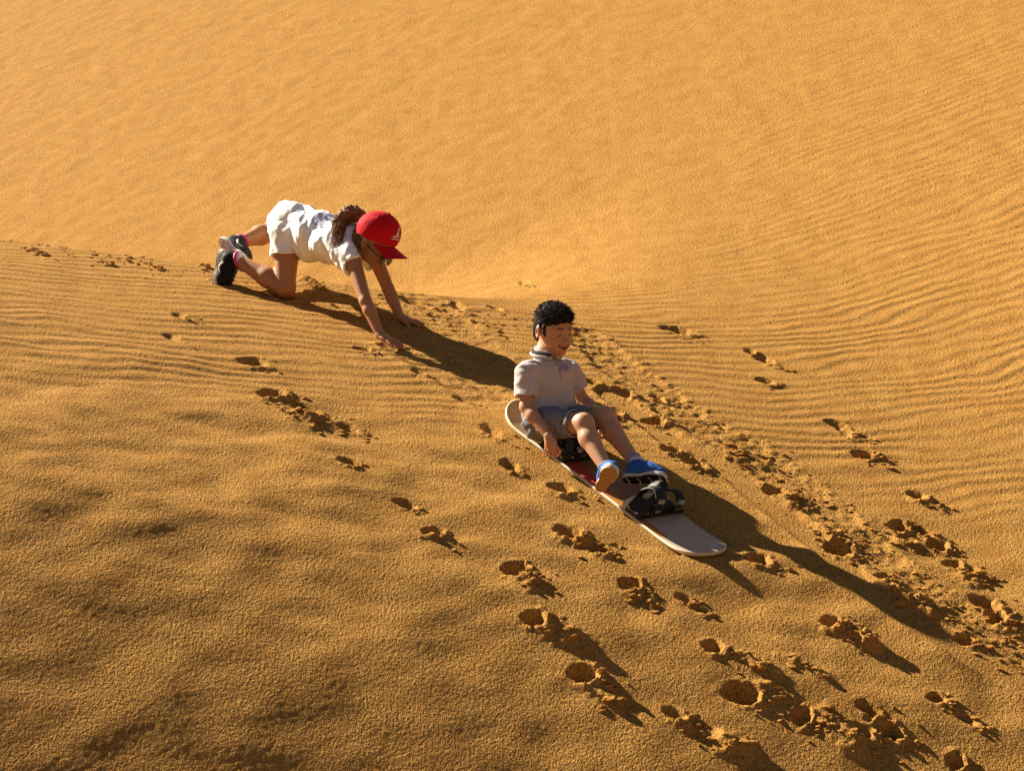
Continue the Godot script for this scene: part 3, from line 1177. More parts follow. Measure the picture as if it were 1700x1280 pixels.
# a hand: palm and five fingers of different lengths, added to the body's arrays
func add_hand(s: Array, wrist: Vector3, dir: Vector3, back: Vector3, thumb: float, size: float, curl: Array, spread := 0.10, arm := Vector3.ZERO) -> void:
	var b := facing(dir, back)
	var at := func(x: float, y: float, z: float) -> Vector3:
		return wrist + b * (Vector3(x, y, z) * size)
	var bb := bounds([wrist + (arm - wrist).normalized() * 0.05, at.call(0.165, 0.0, 0.045), at.call(0.165, 0.0, -0.045), at.call(0.06, -0.10, 0.06), at.call(0.06, -0.10, -0.06)], 0.03)
	var f := Field.new(bb[0], bb[1], 0.0027)
	if arm != Vector3.ZERO:
		f.limb(wrist + (arm - wrist).normalized() * 0.05, wrist, 0.0245 * size + 0.001, 0.0225 * size, 0.01)
	f.limb(wrist, at.call(0.03, 0.0, 0.0), 0.0225 * size, 0.021 * size, 0.015)
	f.egg(at.call(0.047, 0.0, 0.0), b, Vector3(0.046, 0.015, 0.040) * size, 0.015)
	f.limb(at.call(0.022, -0.004, thumb * 0.020), at.call(0.050, -0.006, thumb * 0.026), 0.015 * size, 0.014 * size, 0.012)
	var lens := [0.066, 0.076, 0.071, 0.054]
	for k in 4:
		var z := thumb * (0.030 - 0.0205 * k)
		var a := Vector3(0.080 - 0.004 * absf(k - 1.2), 0.002, z)
		var ang := thumb * (1.4 - k) * spread
		var bend: float = curl[0]
		var p := a
		var r := 0.0098 - 0.0004 * k
		for j in 3:
			var l: float = lens[k] * [0.46, 0.31, 0.23][j]
			var q := p + Vector3(cos(bend) * cos(ang), -sin(bend), sin(ang) * cos(bend)) * l
			f.limb(at.call(p.x, p.y, p.z), at.call(q.x, q.y, q.z), (r - 0.0008 * j) * size, (r - 0.0008 * (j + 1)) * size, 0.0025)
			p = q
			bend += curl[1]
	var t0 := Vector3(0.036, -0.006, thumb * 0.030)
	var t1 := t0 + Vector3(0.026, -0.006, thumb * 0.020)
	var t2 := t1 + Vector3(0.028, -0.010 * (1.0 + curl[0]), thumb * 0.006)
	f.limb(at.call(t0.x, t0.y, t0.z), at.call(t1.x, t1.y, t1.z), 0.0130 * size, 0.0112 * size, 0.006)
	f.limb(at.call(t1.x, t1.y, t1.z), at.call(t2.x, t2.y, t2.z), 0.0112 * size, 0.0092 * size, 0.004)
	f.surface(s)

# a child's head with a face, added to the body's arrays; b: x towards the face, y up, z to its right
func add_head(s: Array, o: Vector3, b: Basis, k: float, neck: Vector3) -> Field:
	var m := Vector3.ONE * 0.15 * k
	var f := Field.new(o - m, o + m, 0.0033)
	var at := func(x: float, y: float, z: float) -> Vector3:
		return o + b * (Vector3(x, y, z) * k)
	f.egg(at.call(-0.012, 0.026, 0.0), b, Vector3(0.092, 0.084, 0.075) * k, 0.01)
	f.egg(at.call(0.030, -0.022, 0.0), b, Vector3(0.060, 0.080, 0.060) * k, 0.03)
	f.egg(at.call(0.032, -0.066, 0.0), b, Vector3(0.048, 0.034, 0.044) * k, 0.03)
	f.egg(at.call(0.060, -0.084, 0.0), b, Vector3(0.022, 0.018, 0.022) * k, 0.02)
	for e in [-1.0, 1.0]:
		f.egg(at.call(0.054, -0.034, e * 0.034), b, Vector3(0.030, 0.026, 0.024) * k, 0.02)
		f.limb(at.call(0.080, 0.019, e * 0.014), at.call(0.066, 0.017, e * 0.046), 0.011 * k, 0.010 * k, 0.012)
		f.egg(at.call(0.090, 0.001, e * 0.029), b, Vector3(0.010, 0.008, 0.014) * k, 0.0, true)
		f.egg(at.call(0.076, 0.000, e * 0.029), b, Vector3(0.0125, 0.0120, 0.0145) * k, 0.004)
		# ear: shell with a hollow
		var eb := b * Basis(Vector3.UP, e * -0.45)
		f.egg(at.call(-0.010, -0.008, e * 0.078), eb, Vector3(0.021, 0.031, 0.010) * k, 0.006)
		f.egg(at.call(-0.006, -0.006, e * 0.089), eb, Vector3(0.011, 0.018, 0.007) * k, 0.0, true)
		f.egg(at.call(0.097, -0.034, e * 0.009), b, Vector3(0.011, 0.009, 0.009) * k, 0.008)
	f.limb(at.call(0.086, 0.004, 0.0), at.call(0.100, -0.026, 0.0), 0.0075 * k, 0.0110 * k, 0.010)
	f.egg(at.call(0.104, -0.032, 0.0), b, Vector3(0.012, 0.010, 0.011) * k, 0.008)
	# lips
	f.limb(at.call(0.085, -0.055, -0.016), at.call(0.085, -0.055, 0.016), 0.007 * k, 0.007 * k, 0.008)
	f.limb(at.call(0.081, -0.066, -0.012), at.call(0.081, -0.066, 0.012), 0.007 * k, 0.007 * k, 0.008)
	f.limb(at.call(-0.022, -0.060, 0.0), neck, 0.046 * k, 0.048 * k, 0.025)
	f.surface(s)
	return f

# shoe: local x to the toe, y up, z to its right, origin under the heel
func add_shoe(root: Node3D, at: Transform3D, long: float, upper_m: Material, mid_m: Material, sole_m: Material, trim_m: Material, label := "", plain := false) -> MeshInstance3D:
	var l := long
	var f := Field.new(Vector3(-0.06, -0.01, -0.09), Vector3(l + 0.04, 0.16, 0.09), 0.004)
	var k := l / 0.2
	f.limb(Vector3(0.036, 0.044, 0) * k, Vector3(0.075, 0.046, 0) * k, 0.034 * k, 0.036 * k, 0.03)
	f.limb(Vector3(0.075, 0.042, 0) * k, Vector3(0.120, 0.034, 0.004) * k, 0.037 * k, 0.036 * k, 0.03)
	f.limb(Vector3(0.120, 0.032, 0.004) * k, Vector3(0.164, 0.026, 0.002) * k, 0.036 * k, 0.028 * k, 0.03)
	f.limb(Vector3(0.045, 0.05, 0) * k, Vector3(0.040, 0.082, 0) * k, 0.033 * k, 0.032 * k, 0.02)
	f.limb(Vector3(0.042, 0.060, 0) * k, Vector3(0.030, 0.13, 0) * k, 0.025 * k, 0.027 * k, 0.0, true)
	f.trim(Vector3(0, 0.014 * k, 0), Vector3.DOWN)
	f.trim(Vector3(0.03, 0.084 * k, 0), Vector3(-0.28, 1, 0))
	var shoe := put(solid(f), "shoe", upper_m, root)
	shoe.transform = at
	if label != "":
		shoe.set_meta("label", label)
	var out := PackedVector2Array()
	for i in 44:
		var a := TAU * i / 44.0
		var x := 0.5 - 0.5 * cos(a)
		var w := 0.031 + 0.010 * smoothstep(0.35, 0.72, x) - 0.006 * exp(-pow((x - 0.42) / 0.16, 2.0))
		var zz := w * pow(absf(sin(a)), 0.62) * signf(sin(a))
		out.append(Vector2((-0.004 + 0.204 * x) * k, zz * k + 0.003 * k * x))
	put(plate(out, 0.002, 0.020 * k, 0.003), "midsole", mid_m, shoe)
	var small := PackedVector2Array()
	for p in out:
		small.append(Vector2(l * 0.5, 0) + (p - Vector2(l * 0.5, 0)) * Vector2(0.985, 0.95))
	var sole := put(plate(small, -0.005, 0.0015, 0.001), "outsole", sole_m, shoe)
	# tread bars
	for i in 7:
		var x := (0.022 + 0.026 * i) * k
		var w := 0.020 + 0.008 * smoothstep(0.3, 0.7, x / l)
		put(rods([[[Vector3(x, -0.0055, -w * k), Vector3(x + 0.005, -0.0055, 0), Vector3(x, -0.0055, w * k)], 0.0022, 0.0022]], 5), "tread_bar", sole_m if (i % 2 or plain) else trim_m, sole)
	# laces
	for i in 4:
		var x := (0.082 + 0.017 * i) * k
		var y := f_top(f, x)
		put(rods([[curve([Vector3(x, y - 0.010 * k, -0.021 * k), Vector3(x + 0.003, y + 0.001, 0), Vector3(x, y - 0.010 * k, 0.021 * k)], 4), 0.0026, 0.0026]], 5), "lace", mid_m, shoe)
	# collar lining
	var ringp := []
	for i in 17:
		var a := TAU * i / 16.0
		ringp.append(Vector3(0.040 + 0.030 * cos(a), 0.088 + 0.0075 * cos(a), 0.030 * sin(a)) * k)
	put(rods([[ringp, 0.0085 * k, 0.0085 * k]], 6), "collar", trim_m, shoe)
	return shoe

func f_top(f: Field, x: float) -> float:
	var y := 0.14
	while y > 0.02:
		if sample(f, Vector3(x, y, 0)) < 0.0:
			return y
		y -= 0.001
	return y

func sample(f: Field, p: Vector3) -> float:
	var q := (p - f.lo) / f.c
	var x := clampi(int(q.x), 0, f.nx - 2)
	var y := clampi(int(q.y), 0, f.ny - 2)
	var z := clampi(int(q.z), 0, f.nz - 2)
	var t := q - Vector3(x, y, z)
	var k := (z * f.ny + y) * f.nx + x
	var s := f.nx * f.ny
	var a := lerpf(lerpf(f.d[k], f.d[k + 1], t.x), lerpf(f.d[k + f.nx], f.d[k + f.nx + 1], t.x), t.y)
	var b := lerpf(lerpf(f.d[k + s], f.d[k + s + 1], t.x), lerpf(f.d[k + s + f.nx], f.d[k + s + f.nx + 1], t.x), t.y)
	return lerpf(a, b, t.z)

# first point of a field's surface met from o along dir
func meet(f: Field, o: Vector3, dir: Vector3, far := 0.4) -> Vector3:
	dir = dir.normalized()
	var t := 0.0
	while t < far:
		if sample(f, o + dir * t) < 0.0:
			return o + dir * t
		t += 0.0015
	return o

func bounds(pts: Array, pad: float) -> Array:
	var lo: Vector3 = pts[0]
	var hi: Vector3 = pts[0]
	for p in pts:
		lo = lo.min(p)
		hi = hi.max(p)
	return [lo - Vector3.ONE * pad, hi + Vector3.ONE * pad]

func build_boy() -> void:
	var j := BOY
	var root := Node3D.new()
	root.name = "person"
	add_child(root, true)
	root.position = BOY_AT
	tag(root, "boy in a grey polo shirt and shorts sitting on the snowboard", "person")
	var up: Vector3 = (j.neck - j.pelvis).normalized()
	var fwd := Vector3(BOARD_ALONG.x, 0.0, BOARD_ALONG.z).normalized()
	var tb := facing(fwd, up)
	tb = Basis(up.cross(tb.z).normalized() * -1.0, up, tb.z)
	if tb.x.dot(fwd) < 0.0:
		tb.x = -tb.x
	var skin := skin_mat(0.52, 0.27, 0.148)
	# ---- body: one surface
	var s := fresh()
	var bb := bounds([j.pelvis, j.neck, j.shR, j.shL, j.elR, j.elL, j.wrR, j.wrL, j.knR, j.knL, j.anR, j.anL], 0.12)
	var f := Field.new(bb[0], bb[1], 0.0065)
	f.egg(j.chest - up * 0.012, tb, Vector3(0.070, 0.078, 0.102), 0.03)
	f.egg(j.belly, tb, Vector3(0.072, 0.10, 0.095), 0.04)
	f.egg(j.pelvis, tb, Vector3(0.078, 0.075, 0.105), 0.04)
	f.limb(j.shR - up * 0.012, j.shL - up * 0.012, 0.034, 0.034, 0.03)
	f.limb(j.neck - up * 0.02, j.headc - up * 0.05, 0.040, 0.037, 0.02)
	for e in ["R", "L"]:
		var sh: Vector3 = j["sh" + e]
		var el: Vector3 = j["el" + e]
		var wr: Vector3 = j["wr" + e]
		f.limb(sh, el, 0.033, 0.0265, 0.02)
		var fm := el.lerp(wr, 0.30)
		f.limb(el, fm, 0.0270, 0.0285, 0.012)
		f.limb(fm, wr, 0.0285, 0.0185, 0.012)
		var hp: Vector3 = j["hip" + e]
		var kn: Vector3 = j["kn" + e]
		var an: Vector3 = j["an" + e]
		f.limb(hp, kn, 0.062, 0.044, 0.03)
		var out: Vector3 = (kn - hp).normalized()
		f.egg(kn + out * 0.010, facing(kn - an, out), Vector3(0.040, 0.034, 0.036), 0.02)
		var calf := kn.lerp(an, 0.32) - out * 0.012
		f.limb(kn, calf, 0.038, 0.0415, 0.02)
		f.limb(calf, an, 0.0415, 0.0255, 0.02)
	f.surface(s)
	var hb := facing(BOY_FACE, BOY_FACE_UP)
	add_head(s, j.headc, hb, 0.97, j.neck + up * 0.015)
	# right hand closes on the rear binding, left hand on the far edge of the board
	var grip: Vector3 = (Vector3(0.30, -0.95, 0.35)).normalized()
	add_hand(s, j.wrR, grip, Vector3(-0.55, 0.1, 0.75), 1.0, 0.74, [0.45, 0.75], 0.04, j.elR)
	add_hand(s, j.wrL, Vector3(0.35, -0.85, 0.40), Vector3(0.7, 0.1, -0.6), -1.0, 0.74, [0.4, 0.6], 0.05, j.elL)
	put(skin_of(s), "body", skin, root)
	# ---- face details
	var o: Vector3 = j.headc
	var k := 0.97
	var at := func(x: float, y: float, z: float) -> Vector3:
		return o + hb * (Vector3(x, y, z) * k)
	var dark := mat(lin(0.016, 0.012, 0.010), 0.5)
	for e in [-1.0, 1.0]:
		put(rods([[curve([at.call(0.0905, 0.022, e * 0.013), at.call(0.0865, 0.027, e * 0.028), at.call(0.073, 0.023, e * 0.044)], 4), 0.0030, 0.0020]], 6), "eyebrow", dark, root)
		put(rods([[curve([at.call(0.0835, -0.003, e * 0.017), at.call(0.0880, -0.0045, e * 0.029), at.call(0.0800, -0.001, e * 0.042)], 4), 0.0026, 0.0022]], 6), "eye", dark, root)
	put(rods([[curve([at.call(0.0830, -0.0455, -0.029), at.call(0.0895, -0.0565, -0.016), at.call(0.0945, -0.0615, 0.0), at.call(0.0895, -0.0565, 0.016), at.call(0.0830, -0.0455, 0.029)], 6), 0.0046, 0.0046]], 6), "mouth", mat(lin(0.09, 0.018, 0.014), 0.4), root)
	put(rods([[curve([at.call(0.0835, -0.064, -0.016), at.call(0.0915, -0.069, 0.0), at.call(0.0835, -0.064, 0.016)], 6), 0.0042, 0.0042]], 6), "lower_lip", mat(lin(0.42, 0.12, 0.09), 0.4), root)
	# ---- hair: cropped sides, longer tousled top
	var m := Vector3.ONE * 0.16
	var h := Field.new(o - m, o + m, 0.004)
	h.egg(at.call(-0.016, 0.033, 0.0), hb, Vector3(0.0965, 0.087, 0.0785) * k, 0.01)
	h.egg(at.call(0.010, 0.072, 0.0), hb, Vector3(0.083, 0.044, 0.063) * k, 0.02)
	h.egg(at.call(-0.066, -0.025, 0.0), hb, Vector3(0.040, 0.055, 0.060) * k, 0.02)
	# hairline over the forehead, round the ears and at the nape
	h.egg(at.call(0.100, -0.034, 0.0), hb, Vector3(0.080, 0.090, 0.085) * k, 0.0, true)
	for e in [-1.0, 1.0]:
		h.egg(at.call(0.000, -0.030, e * 0.090), hb, Vector3(0.034, 0.046, 0.030) * k, 0.0, true)
		h.limb(at.call(0.026, 0.02, e * 0.073), at.call(0.030, -0.018, e * 0.069), 0.008 * k, 0.004 * k, 0.006)
	h.trim(at.call(-0.05, -0.062, 0.0), hb * Vector3(0.5, -1.0, 0.0))
	h.bend(noise(51, 60.0, 2), 0.004)
	var hair_m := mat(lin(0.018, 0.013, 0.010), 0.75, 0.25)
	var hair := put(solid(h), "hair", hair_m, root)
	hair.set_meta("label", "short black tousled hair")
	var rng := RandomNumberGenerator.new()
	rng.seed = 5
	var tufts := []
	for q in 1500:
		var v := Vector3(rng.randfn(), absf(rng.randfn()) + 0.15, rng.randfn()).normalized()
		var p: Vector3 = at.call(0.0, 0.045, 0.0) + hb * (v * 0.16)
		var hit := meet(h, p, -(hb * v), 0.16)
		if hit == p:
			continue
		var sweep := hb * Vector3(0.5, 0.1, rng.randfn(0.0, 0.5))
		var tip := hit + (hb * v) * rng.randf_range(0.003, 0.010) + sweep * rng.randf_range(0.006, 0.016)
		tufts.append([[hit - (hb * v) * 0.004, hit.lerp(tip, 0.5) + (hb * v) * 0.003, tip], 0.0013, 0.0003])
	put(rods(tufts, 4), "hair_tufts", hair_m, hair)
	# ---- polo shirt
	var sb := bounds([j.pelvis, j.neck, j.shR, j.shL, j.elR, j.elL], 0.13)
	var c := Field.new(sb[0], sb[1], 0.0058)
	c.egg(j.chest + tb.x * 0.004 - up * 0.012, tb, Vector3(0.086, 0.088, 0.118), 0.03)
	c.egg(j.belly + tb.x * 0.006 - up * 0.02, tb, Vector3(0.094, 0.110, 0.116), 0.04)
	c.egg(j.pelvis + tb.x * 0.012 + up * 0.020, tb, Vector3(0.100, 0.060, 0.124), 0.04)
	for e in ["R", "L"]:
		var sh: Vector3 = j["sh" + e]
		var el: Vector3 = j["el" + e]
		var down: Vector3 = (el - sh).normalized()
		var end := sh.lerp(el, 0.74 if e == "R" else 0.66)
		c.limb(j.neck - up * 0.046, sh - up * 0.012, 0.044, 0.042, 0.025)
		c.limb(sh - up * 0.010, sh.lerp(el, 0.35), 0.044, 0.046, 0.03)
		c.cone(sh, end, 0.045, 0.050, 0.03)
		# open sleeve end
		c.cone(end - down * 0.022, end + down * 0.02, 0.036, 0.043, 0.0, true)
	c.cone(j.neck + up * 0.008, j.neck + up * 0.12, 0.040, 0.060, 0.0, true)
	c.trim(j.pelvis + up * 0.010, -up + tb.x * 0.15)
	var folds := noise(61, 11.0, 2)
	c.bend(folds, 0.008, Vector3(1.0, 1.5, 1.0))
	var cotton := cloth_mat(lin(0.52, 0.455, 0.45))
	var shirt := put(solid(c), "polo_shirt", cotton, root)
	shirt.set_meta("label", "light grey polo shirt with black striped collar")
	# collar: grey band with a black stripe, open at the throat
	var loops := [[0.003, 0.0, cotton], [0.0, 0.011, mat(lin(0.012, 0.012, 0.015), 0.8)], [-0.003, 0.022, cotton]]
	var cc: Vector3 = j.neck + up * 0.036 + tb.x * 0.006
	for q in loops:
		var pts := []
		for i in 23:
			var a := lerpf(0.30, TAU - 0.30, i / 22.0)
			pts.append(cc + tb.x * (cos(a) * (0.050 + q[1] * 0.80)) + tb.z * (sin(a) * (0.050 + q[1] * 0.90)) - up * (q[1] * 0.95 + 0.024 * (0.5 + 0.5 * cos(a))))
		put(rods([[pts, 0.0052, 0.0052]], 8, 1.45, up), "collar_stripe" if q[1] == 0.011 else "collar", q[2], shirt)
	# placket with a lavender zip line, and the chest pocket
	var lav := cloth_mat(lin(0.33, 0.25, 0.42))
	var zip := []
	for i in 9:
		var p: Vector3 = cc - up * (0.030 + 0.013 * i) + tb.x * 0.2 + tb.z * -0.004
		var on := meet(c, p, -tb.x, 0.25)
		if on != p:
			zip.append(on)
	put(rods([[zip, 0.0042, 0.0034]], 6, 0.6, tb.x), "placket", lav, shirt)
	for i in 3:
		var ball := SphereMesh.new()
		ball.radius = 0.0045
		ball.height = 0.006
		ball.radial_segments = 8
		ball.rings = 4
		put(ball, "button", mat(lin(0.5, 0.45, 0.5), 0.4), shirt).position = zip[mini(1 + i * 2, zip.size() - 1)] + tb.x * 0.003
	var st := SurfaceTool.new()
	st.begin(Mesh.PRIMITIVE_TRIANGLES)
	var pocket := func(u: float, v: float) -> Vector3:
		var p: Vector3 = j.chest + up * (0.018 + 0.028 * v) + tb.z * -lerpf(0.004, 0.074, u)
		return meet(c, p + tb.x * 0.2, -tb.x, 0.25) + tb.x * 0.0025
	for a in 8:
		for b in 4:
			for q in [[a, b], [a, b + 1], [a + 1, b + 1], [a, b], [a + 1, b + 1], [a + 1, b]]:
				st.add_vertex(pocket.call(q[0] / 8.0, q[1] / 4.0))
	st.index()
	st.generate_normals()
	put(st.commit(), "chest_patch", lav, shirt)
	# ---- shorts
	var db := bounds([j.pelvis, j.hipR, j.hipL, j.knR, j.knL], 0.11)
	var g := Field.new(db[0], db[1], 0.0058)
	g.egg(j.pelvis, tb, Vector3(0.092, 0.080, 0.110), 0.03)
	for e in ["R", "L"]:
		var hp: Vector3 = j["hip" + e]
		var kn: Vector3 = j["kn" + e]
		var al := (kn - hp).normalized()
		g.limb(hp, hp.lerp(kn, 0.25), 0.068, 0.065, 0.03)
		g.cone(hp, hp.lerp(kn, 0.84), 0.067, 0.058, 0.03)
	for e in ["R", "L"]:
		var hp: Vector3 = j["hip" + e]
		var kn: Vector3 = j["kn" + e]
		g.cone(hp.lerp(kn, 0.72), hp.lerp(kn, 1.0), 0.050, 0.053, 0.0, true)
	g.trim(j.pelvis + up * 0.052, up)
	g.trim(-BOARD_UP * 0.0, -BOARD_UP)
	g.bend(noise(63, 14.0, 2), 0.013)
	var shorts := put(solid(g), "shorts", cloth_mat(lin(0.19, 0.19, 0.215)), root)
	shorts.set_meta("label", "grey denim shorts with rumpled legs")
	# light piping round the near leg end
	for e in ["R"]:
		var hp: Vector3 = j["hip" + e]
		var kn: Vector3 = j["kn" + e]
		var fr := facing(kn - hp, Vector3.UP)
		var ring := []
		for i in 21:
			var a := TAU * i / 20.0
			var mid := hp.lerp(kn, 0.80)
			ring.append(mid + (fr.y * cos(a) + fr.z * sin(a)) * 0.0565)
		put(rods([[ring, 0.0028, 0.0028]], 6), "leg_hem", cloth_mat(lin(0.45, 0.43, 0.42)), shorts)
	# ---- socks and shoes
	var blue := cloth_mat(lin(0.030, 0.115, 0.38), 0.6)
	var white := mat(lin(0.62, 0.60, 0.58), 0.6)
	var tan := mat(lin(0.40, 0.235, 0.09), 0.7)
	var black := mat(lin(0.012, 0.012, 0.012), 0.6)
	for e in ["R", "L"]:
		var toe: Vector3 = BOY_TOE_R if e == "R" else BOY_TOE_L
		var sole: Vector3 = BOY_SOLE_R if e == "R" else BOY_SOLE_L
		var an: Vector3 = j["an" + e]
		var kn: Vector3 = j["kn" + e]
		var sm := Vector3.ONE * 0.10
		var q := Field.new(an - sm, an + sm, 0.004)
		var b := facing(toe, -sole)
		var heel: Vector3 = an - b * Vector3(0.038, 0.080, 0.0)
		q.limb(an + (kn - an).normalized() * 0.022, an, 0.031, 0.030, 0.01)
		q.limb(an, heel + b * Vector3(0.045, 0.045, 0.0), 0.030, 0.029, 0.015)
		q.bend(noise(64, 60.0), 0.002)
		var sock := put(solid(q), "sock", cloth_mat(lin(0.36, 0.34, 0.42)), root)
		var band := []
		var fr := facing((kn - an), Vector3.UP)
		for i in 17:
			band.append(an + (kn - an).normalized() * 0.030 + (fr.y * cos(TAU * i / 16.0) + fr.z * sin(TAU * i / 16.0)) * 0.032)
		put(rods([[band, 0.004, 0.004]], 6), "sock_cuff", cloth_mat(lin(0.28, 0.26, 0.42)), sock)
		add_shoe(root, Transform3D(b, heel), 0.196, blue, white, tan if e == "R" else black, white, "blue trainer with tan sole turned up" if e == "R" else "blue trainer with black sole", e == "R")

func build_girl() -> void:
	var j := GIRL
	var root := Node3D.new()
	root.name = "person"
	add_child(root, true)
	root.position = GIRL_AT
	tag(root, "girl in white shirt, shorts and red cap crawling on hands and knee", "person")
	var along: Vector3 = (j.neck - j.pelvis).normalized()
	var tb := facing(along, Vector3.UP)          # x to the head, y to the back, z to her right
	var skin := skin_mat(0.41, 0.19, 0.085)
	# ---- body
	var s := fresh()
	var bb := bounds(j.values(), 0.10)
	var f := Field.new(bb[0], bb[1], 0.0072)
	f.egg(j.chest, tb, Vector3(0.13, 0.075, 0.115), 0.03)
	f.egg(j.belly, tb, Vector3(0.13, 0.070, 0.105), 0.04)
	f.egg(j.pelvis, tb, Vector3(0.10, 0.085, 0.115), 0.04)
	f.limb(j.shR, j.shL, 0.037, 0.037, 0.03)
	f.limb(j.neck - along * 0.03, j.headc - along * 0.02, 0.042, 0.040, 0.02)
	for e in ["R", "L"]:
		var sh: Vector3 = j["sh" + e]
		var el: Vector3 = j["el" + e]
		var wr: Vector3 = j["wr" + e]
		f.limb(sh, el, 0.040, 0.030, 0.02)
		var fm := el.lerp(wr, 0.28)
		f.limb(el, fm, 0.0295, 0.031, 0.012)
		f.limb(fm, wr, 0.031, 0.0215, 0.012)
		var hp: Vector3 = j["hip" + e]
		var kn: Vector3 = j["kn" + e]
		var an: Vector3 = j["an" + e]
		f.limb(hp, kn, 0.070, 0.049, 0.03)
		f.egg(kn, facing(kn - hp, Vector3.RIGHT), Vector3(0.052, 0.048, 0.048), 0.02)
		var calf := kn.lerp(an, 0.36)
		f.limb(kn, calf, 0.046, 0.052, 0.02)
		f.limb(calf, an, 0.052, 0.029, 0.02)
	f.surface(s)
	var hb := facing(GIRL_FACE, GIRL_FACE_UP)
	var o: Vector3 = j.headc
	add_head(s, o, hb, 1.0, j.neck)
	# spread right hand in front, flat left hand behind it
	add_hand(s, j.wrR, Vector3(0.80, -0.42, 0.42), Vector3(0.30, 0.90, 0.20), -1.0, 0.86, [0.02, 0.16], 0.16, j.elR)
	add_hand(s, j.wrL, Vector3(0.90, -0.25, 0.30), Vector3(0.25, 0.95, 0.10), 1.0, 0.86, [0.02, 0.14], 0.12, j.elL)
	put(skin_of(s), "body", skin, root)
	var at := func(x: float, y: float, z: float) -> Vector3:
		return o + hb * Vector3(x, y, z)
	# ---- shirt: loose, hanging under the belly, ridden up over the rump
	var sb := bounds([j.pelvis, j.neck, j.shR, j.shL, j.hipR, j.hipL], 0.17)
	var c := Field.new(sb[0], sb[1], 0.0065)
	c.egg(j.chest - tb.y * 0.018, tb, Vector3(0.155, 0.108, 0.142), 0.03)
	c.egg(j.belly - tb.y * 0.020, tb, Vector3(0.160, 0.128, 0.142), 0.05)
	c.egg(j.pelvis + tb.y * 0.018 - tb.x * 0.010, tb, Vector3(0.135, 0.122, 0.140), 0.05)
	c.limb(j.neck - along * 0.05, j.neck - along * 0.005, 0.075, 0.055, 0.03)
	for e in ["R", "L"]:
		var sh: Vector3 = j["sh" + e]
		var el: Vector3 = j["el" + e]
		var down: Vector3 = (el - sh).normalized()
		c.limb(j.neck - along * 0.05, sh - along * 0.02, 0.055, 0.050, 0.04)
		c.cone(sh - along * 0.060 - down * 0.010, sh - along * 0.004 + down * 0.058, 0.060, 0.058, 0.04)
		c.cone(sh + down * 0.046, sh + down * 0.13, 0.0425, 0.050, 0.0, true)
	c.cone(j.neck + along * 0.004, j.neck + along * 0.085, 0.045, 0.048, 0.0, true)
	c.trim(j.pelvis - tb.x * 0.075 - tb.y * 0.02, -tb.x - tb.y * 0.65)
	c.bend(noise(71, 7.0, 1), 0.016, Vector3(1.5, 0.7, 0.7))
	c.bend(noise(72, 20.0, 1), 0.004, Vector3(1.6, 0.6, 0.8))
	var white := cloth_mat(lin(0.88, 0.88, 0.89))
	var shirt := put(solid(c), "shirt", white, root)
	shirt.set_meta("label", "loose white short sleeved shirt with faint grey print")
	# faint grey print on the lower back, unreadable strokes, and a pale lavender patch near the shoulder blades
	var ink := mat(lin(0.42, 0.43, 0.45), 0.9)
	var stroke := func(u: float, v: float, w: float, h: float) -> void:
		var a := meet(c, j.pelvis + tb.x * u + tb.z * v + tb.y * 0.25 + tb.z * 0.10, -tb.y - tb.z * 0.45, 0.35)
		var b := meet(c, j.pelvis + tb.x * (u + w) + tb.z * (v + h) + tb.y * 0.25 + tb.z * 0.10, -tb.y - tb.z * 0.45, 0.35)
		put(rods([[[a, b], 0.0022, 0.0022]], 5, 0.5, tb.y), "print_mark", ink, shirt)
	for i in 6:
		stroke.call(-0.005 + 0.017 * i, 0.060 - 0.004 * i, 0.004, 0.020)
		if i % 2 == 0:
			stroke.call(-0.005 + 0.017 * i, 0.060 - 0.004 * i, 0.014, -0.003)
	var st := SurfaceTool.new()
	st.begin(Mesh.PRIMITIVE_TRIANGLES)
	var patch := func(u: float, v: float) -> Vector3:
		var edge := 1.0 + 0.25 * sin(u * 9.0 + 2.0) * sin(v * 7.0)
		var p: Vector3 = j.belly + tb.x * lerpf(0.035, 0.125, u) * edge + tb.z * lerpf(-0.02, 0.085, v)
		return meet(c, p + tb.y * 0.25, -tb.y, 0.35) + tb.y * 0.003
	for a in 9:
		for b in 9:
			for q in [[a, b], [a, b + 1], [a + 1, b + 1], [a, b], [a + 1, b + 1], [a + 1, b]]:
				st.add_vertex(patch.call(q[0] / 9.0, q[1] / 9.0))
	st.index()
	st.generate_normals()
	put(st.commit(), "lavender_patch", cloth_mat(lin(0.55, 0.58, 0.75)), shirt)
	# ---- shorts
	var db := bounds([j.pelvis, j.hipR, j.hipL, j.knR, j.knL], 0.10)
	var g := Field.new(db[0], db[1], 0.0065)
	g.egg(j.pelvis, tb, Vector3(0.122, 0.104, 0.132), 0.04)
	g.limb(j.hipR, j.hipR.lerp(j.belly, 0.5), 0.088, 0.080, 0.04)
	for e in ["R", "L"]:
		var hp: Vector3 = j["hip" + e]
		var kn: Vector3 = j["kn" + e]
		g.cone(hp, hp.lerp(kn, 0.42 if e == "R" else 0.30), 0.083, 0.083, 0.03)
	for e in ["R", "L"]:
		var hp: Vector3 = j["hip" + e]
		var kn: Vector3 = j["kn" + e]
		g.cone(hp.lerp(kn, 0.34 if e == "R" else 0.24), hp.lerp(kn, 0.6), 0.070, 0.073, 0.0, true)
	g.bend(noise(73, 13.0, 1), 0.007)
	var shorts := put(solid(g), "shorts", cloth_mat(lin(0.84, 0.82, 0.79)), root)
	shorts.set_meta("label", "white cotton shorts")
	# ---- socks and shoes
	var black := cloth_mat(lin(0.016, 0.015, 0.016), 0.6)
	var grey := mat(lin(0.45, 0.40, 0.38), 0.6)
	var pink := mat(lin(0.52, 0.035, 0.16), 0.6)
	var white_rubber := mat(lin(0.70, 0.62, 0.56), 0.6)
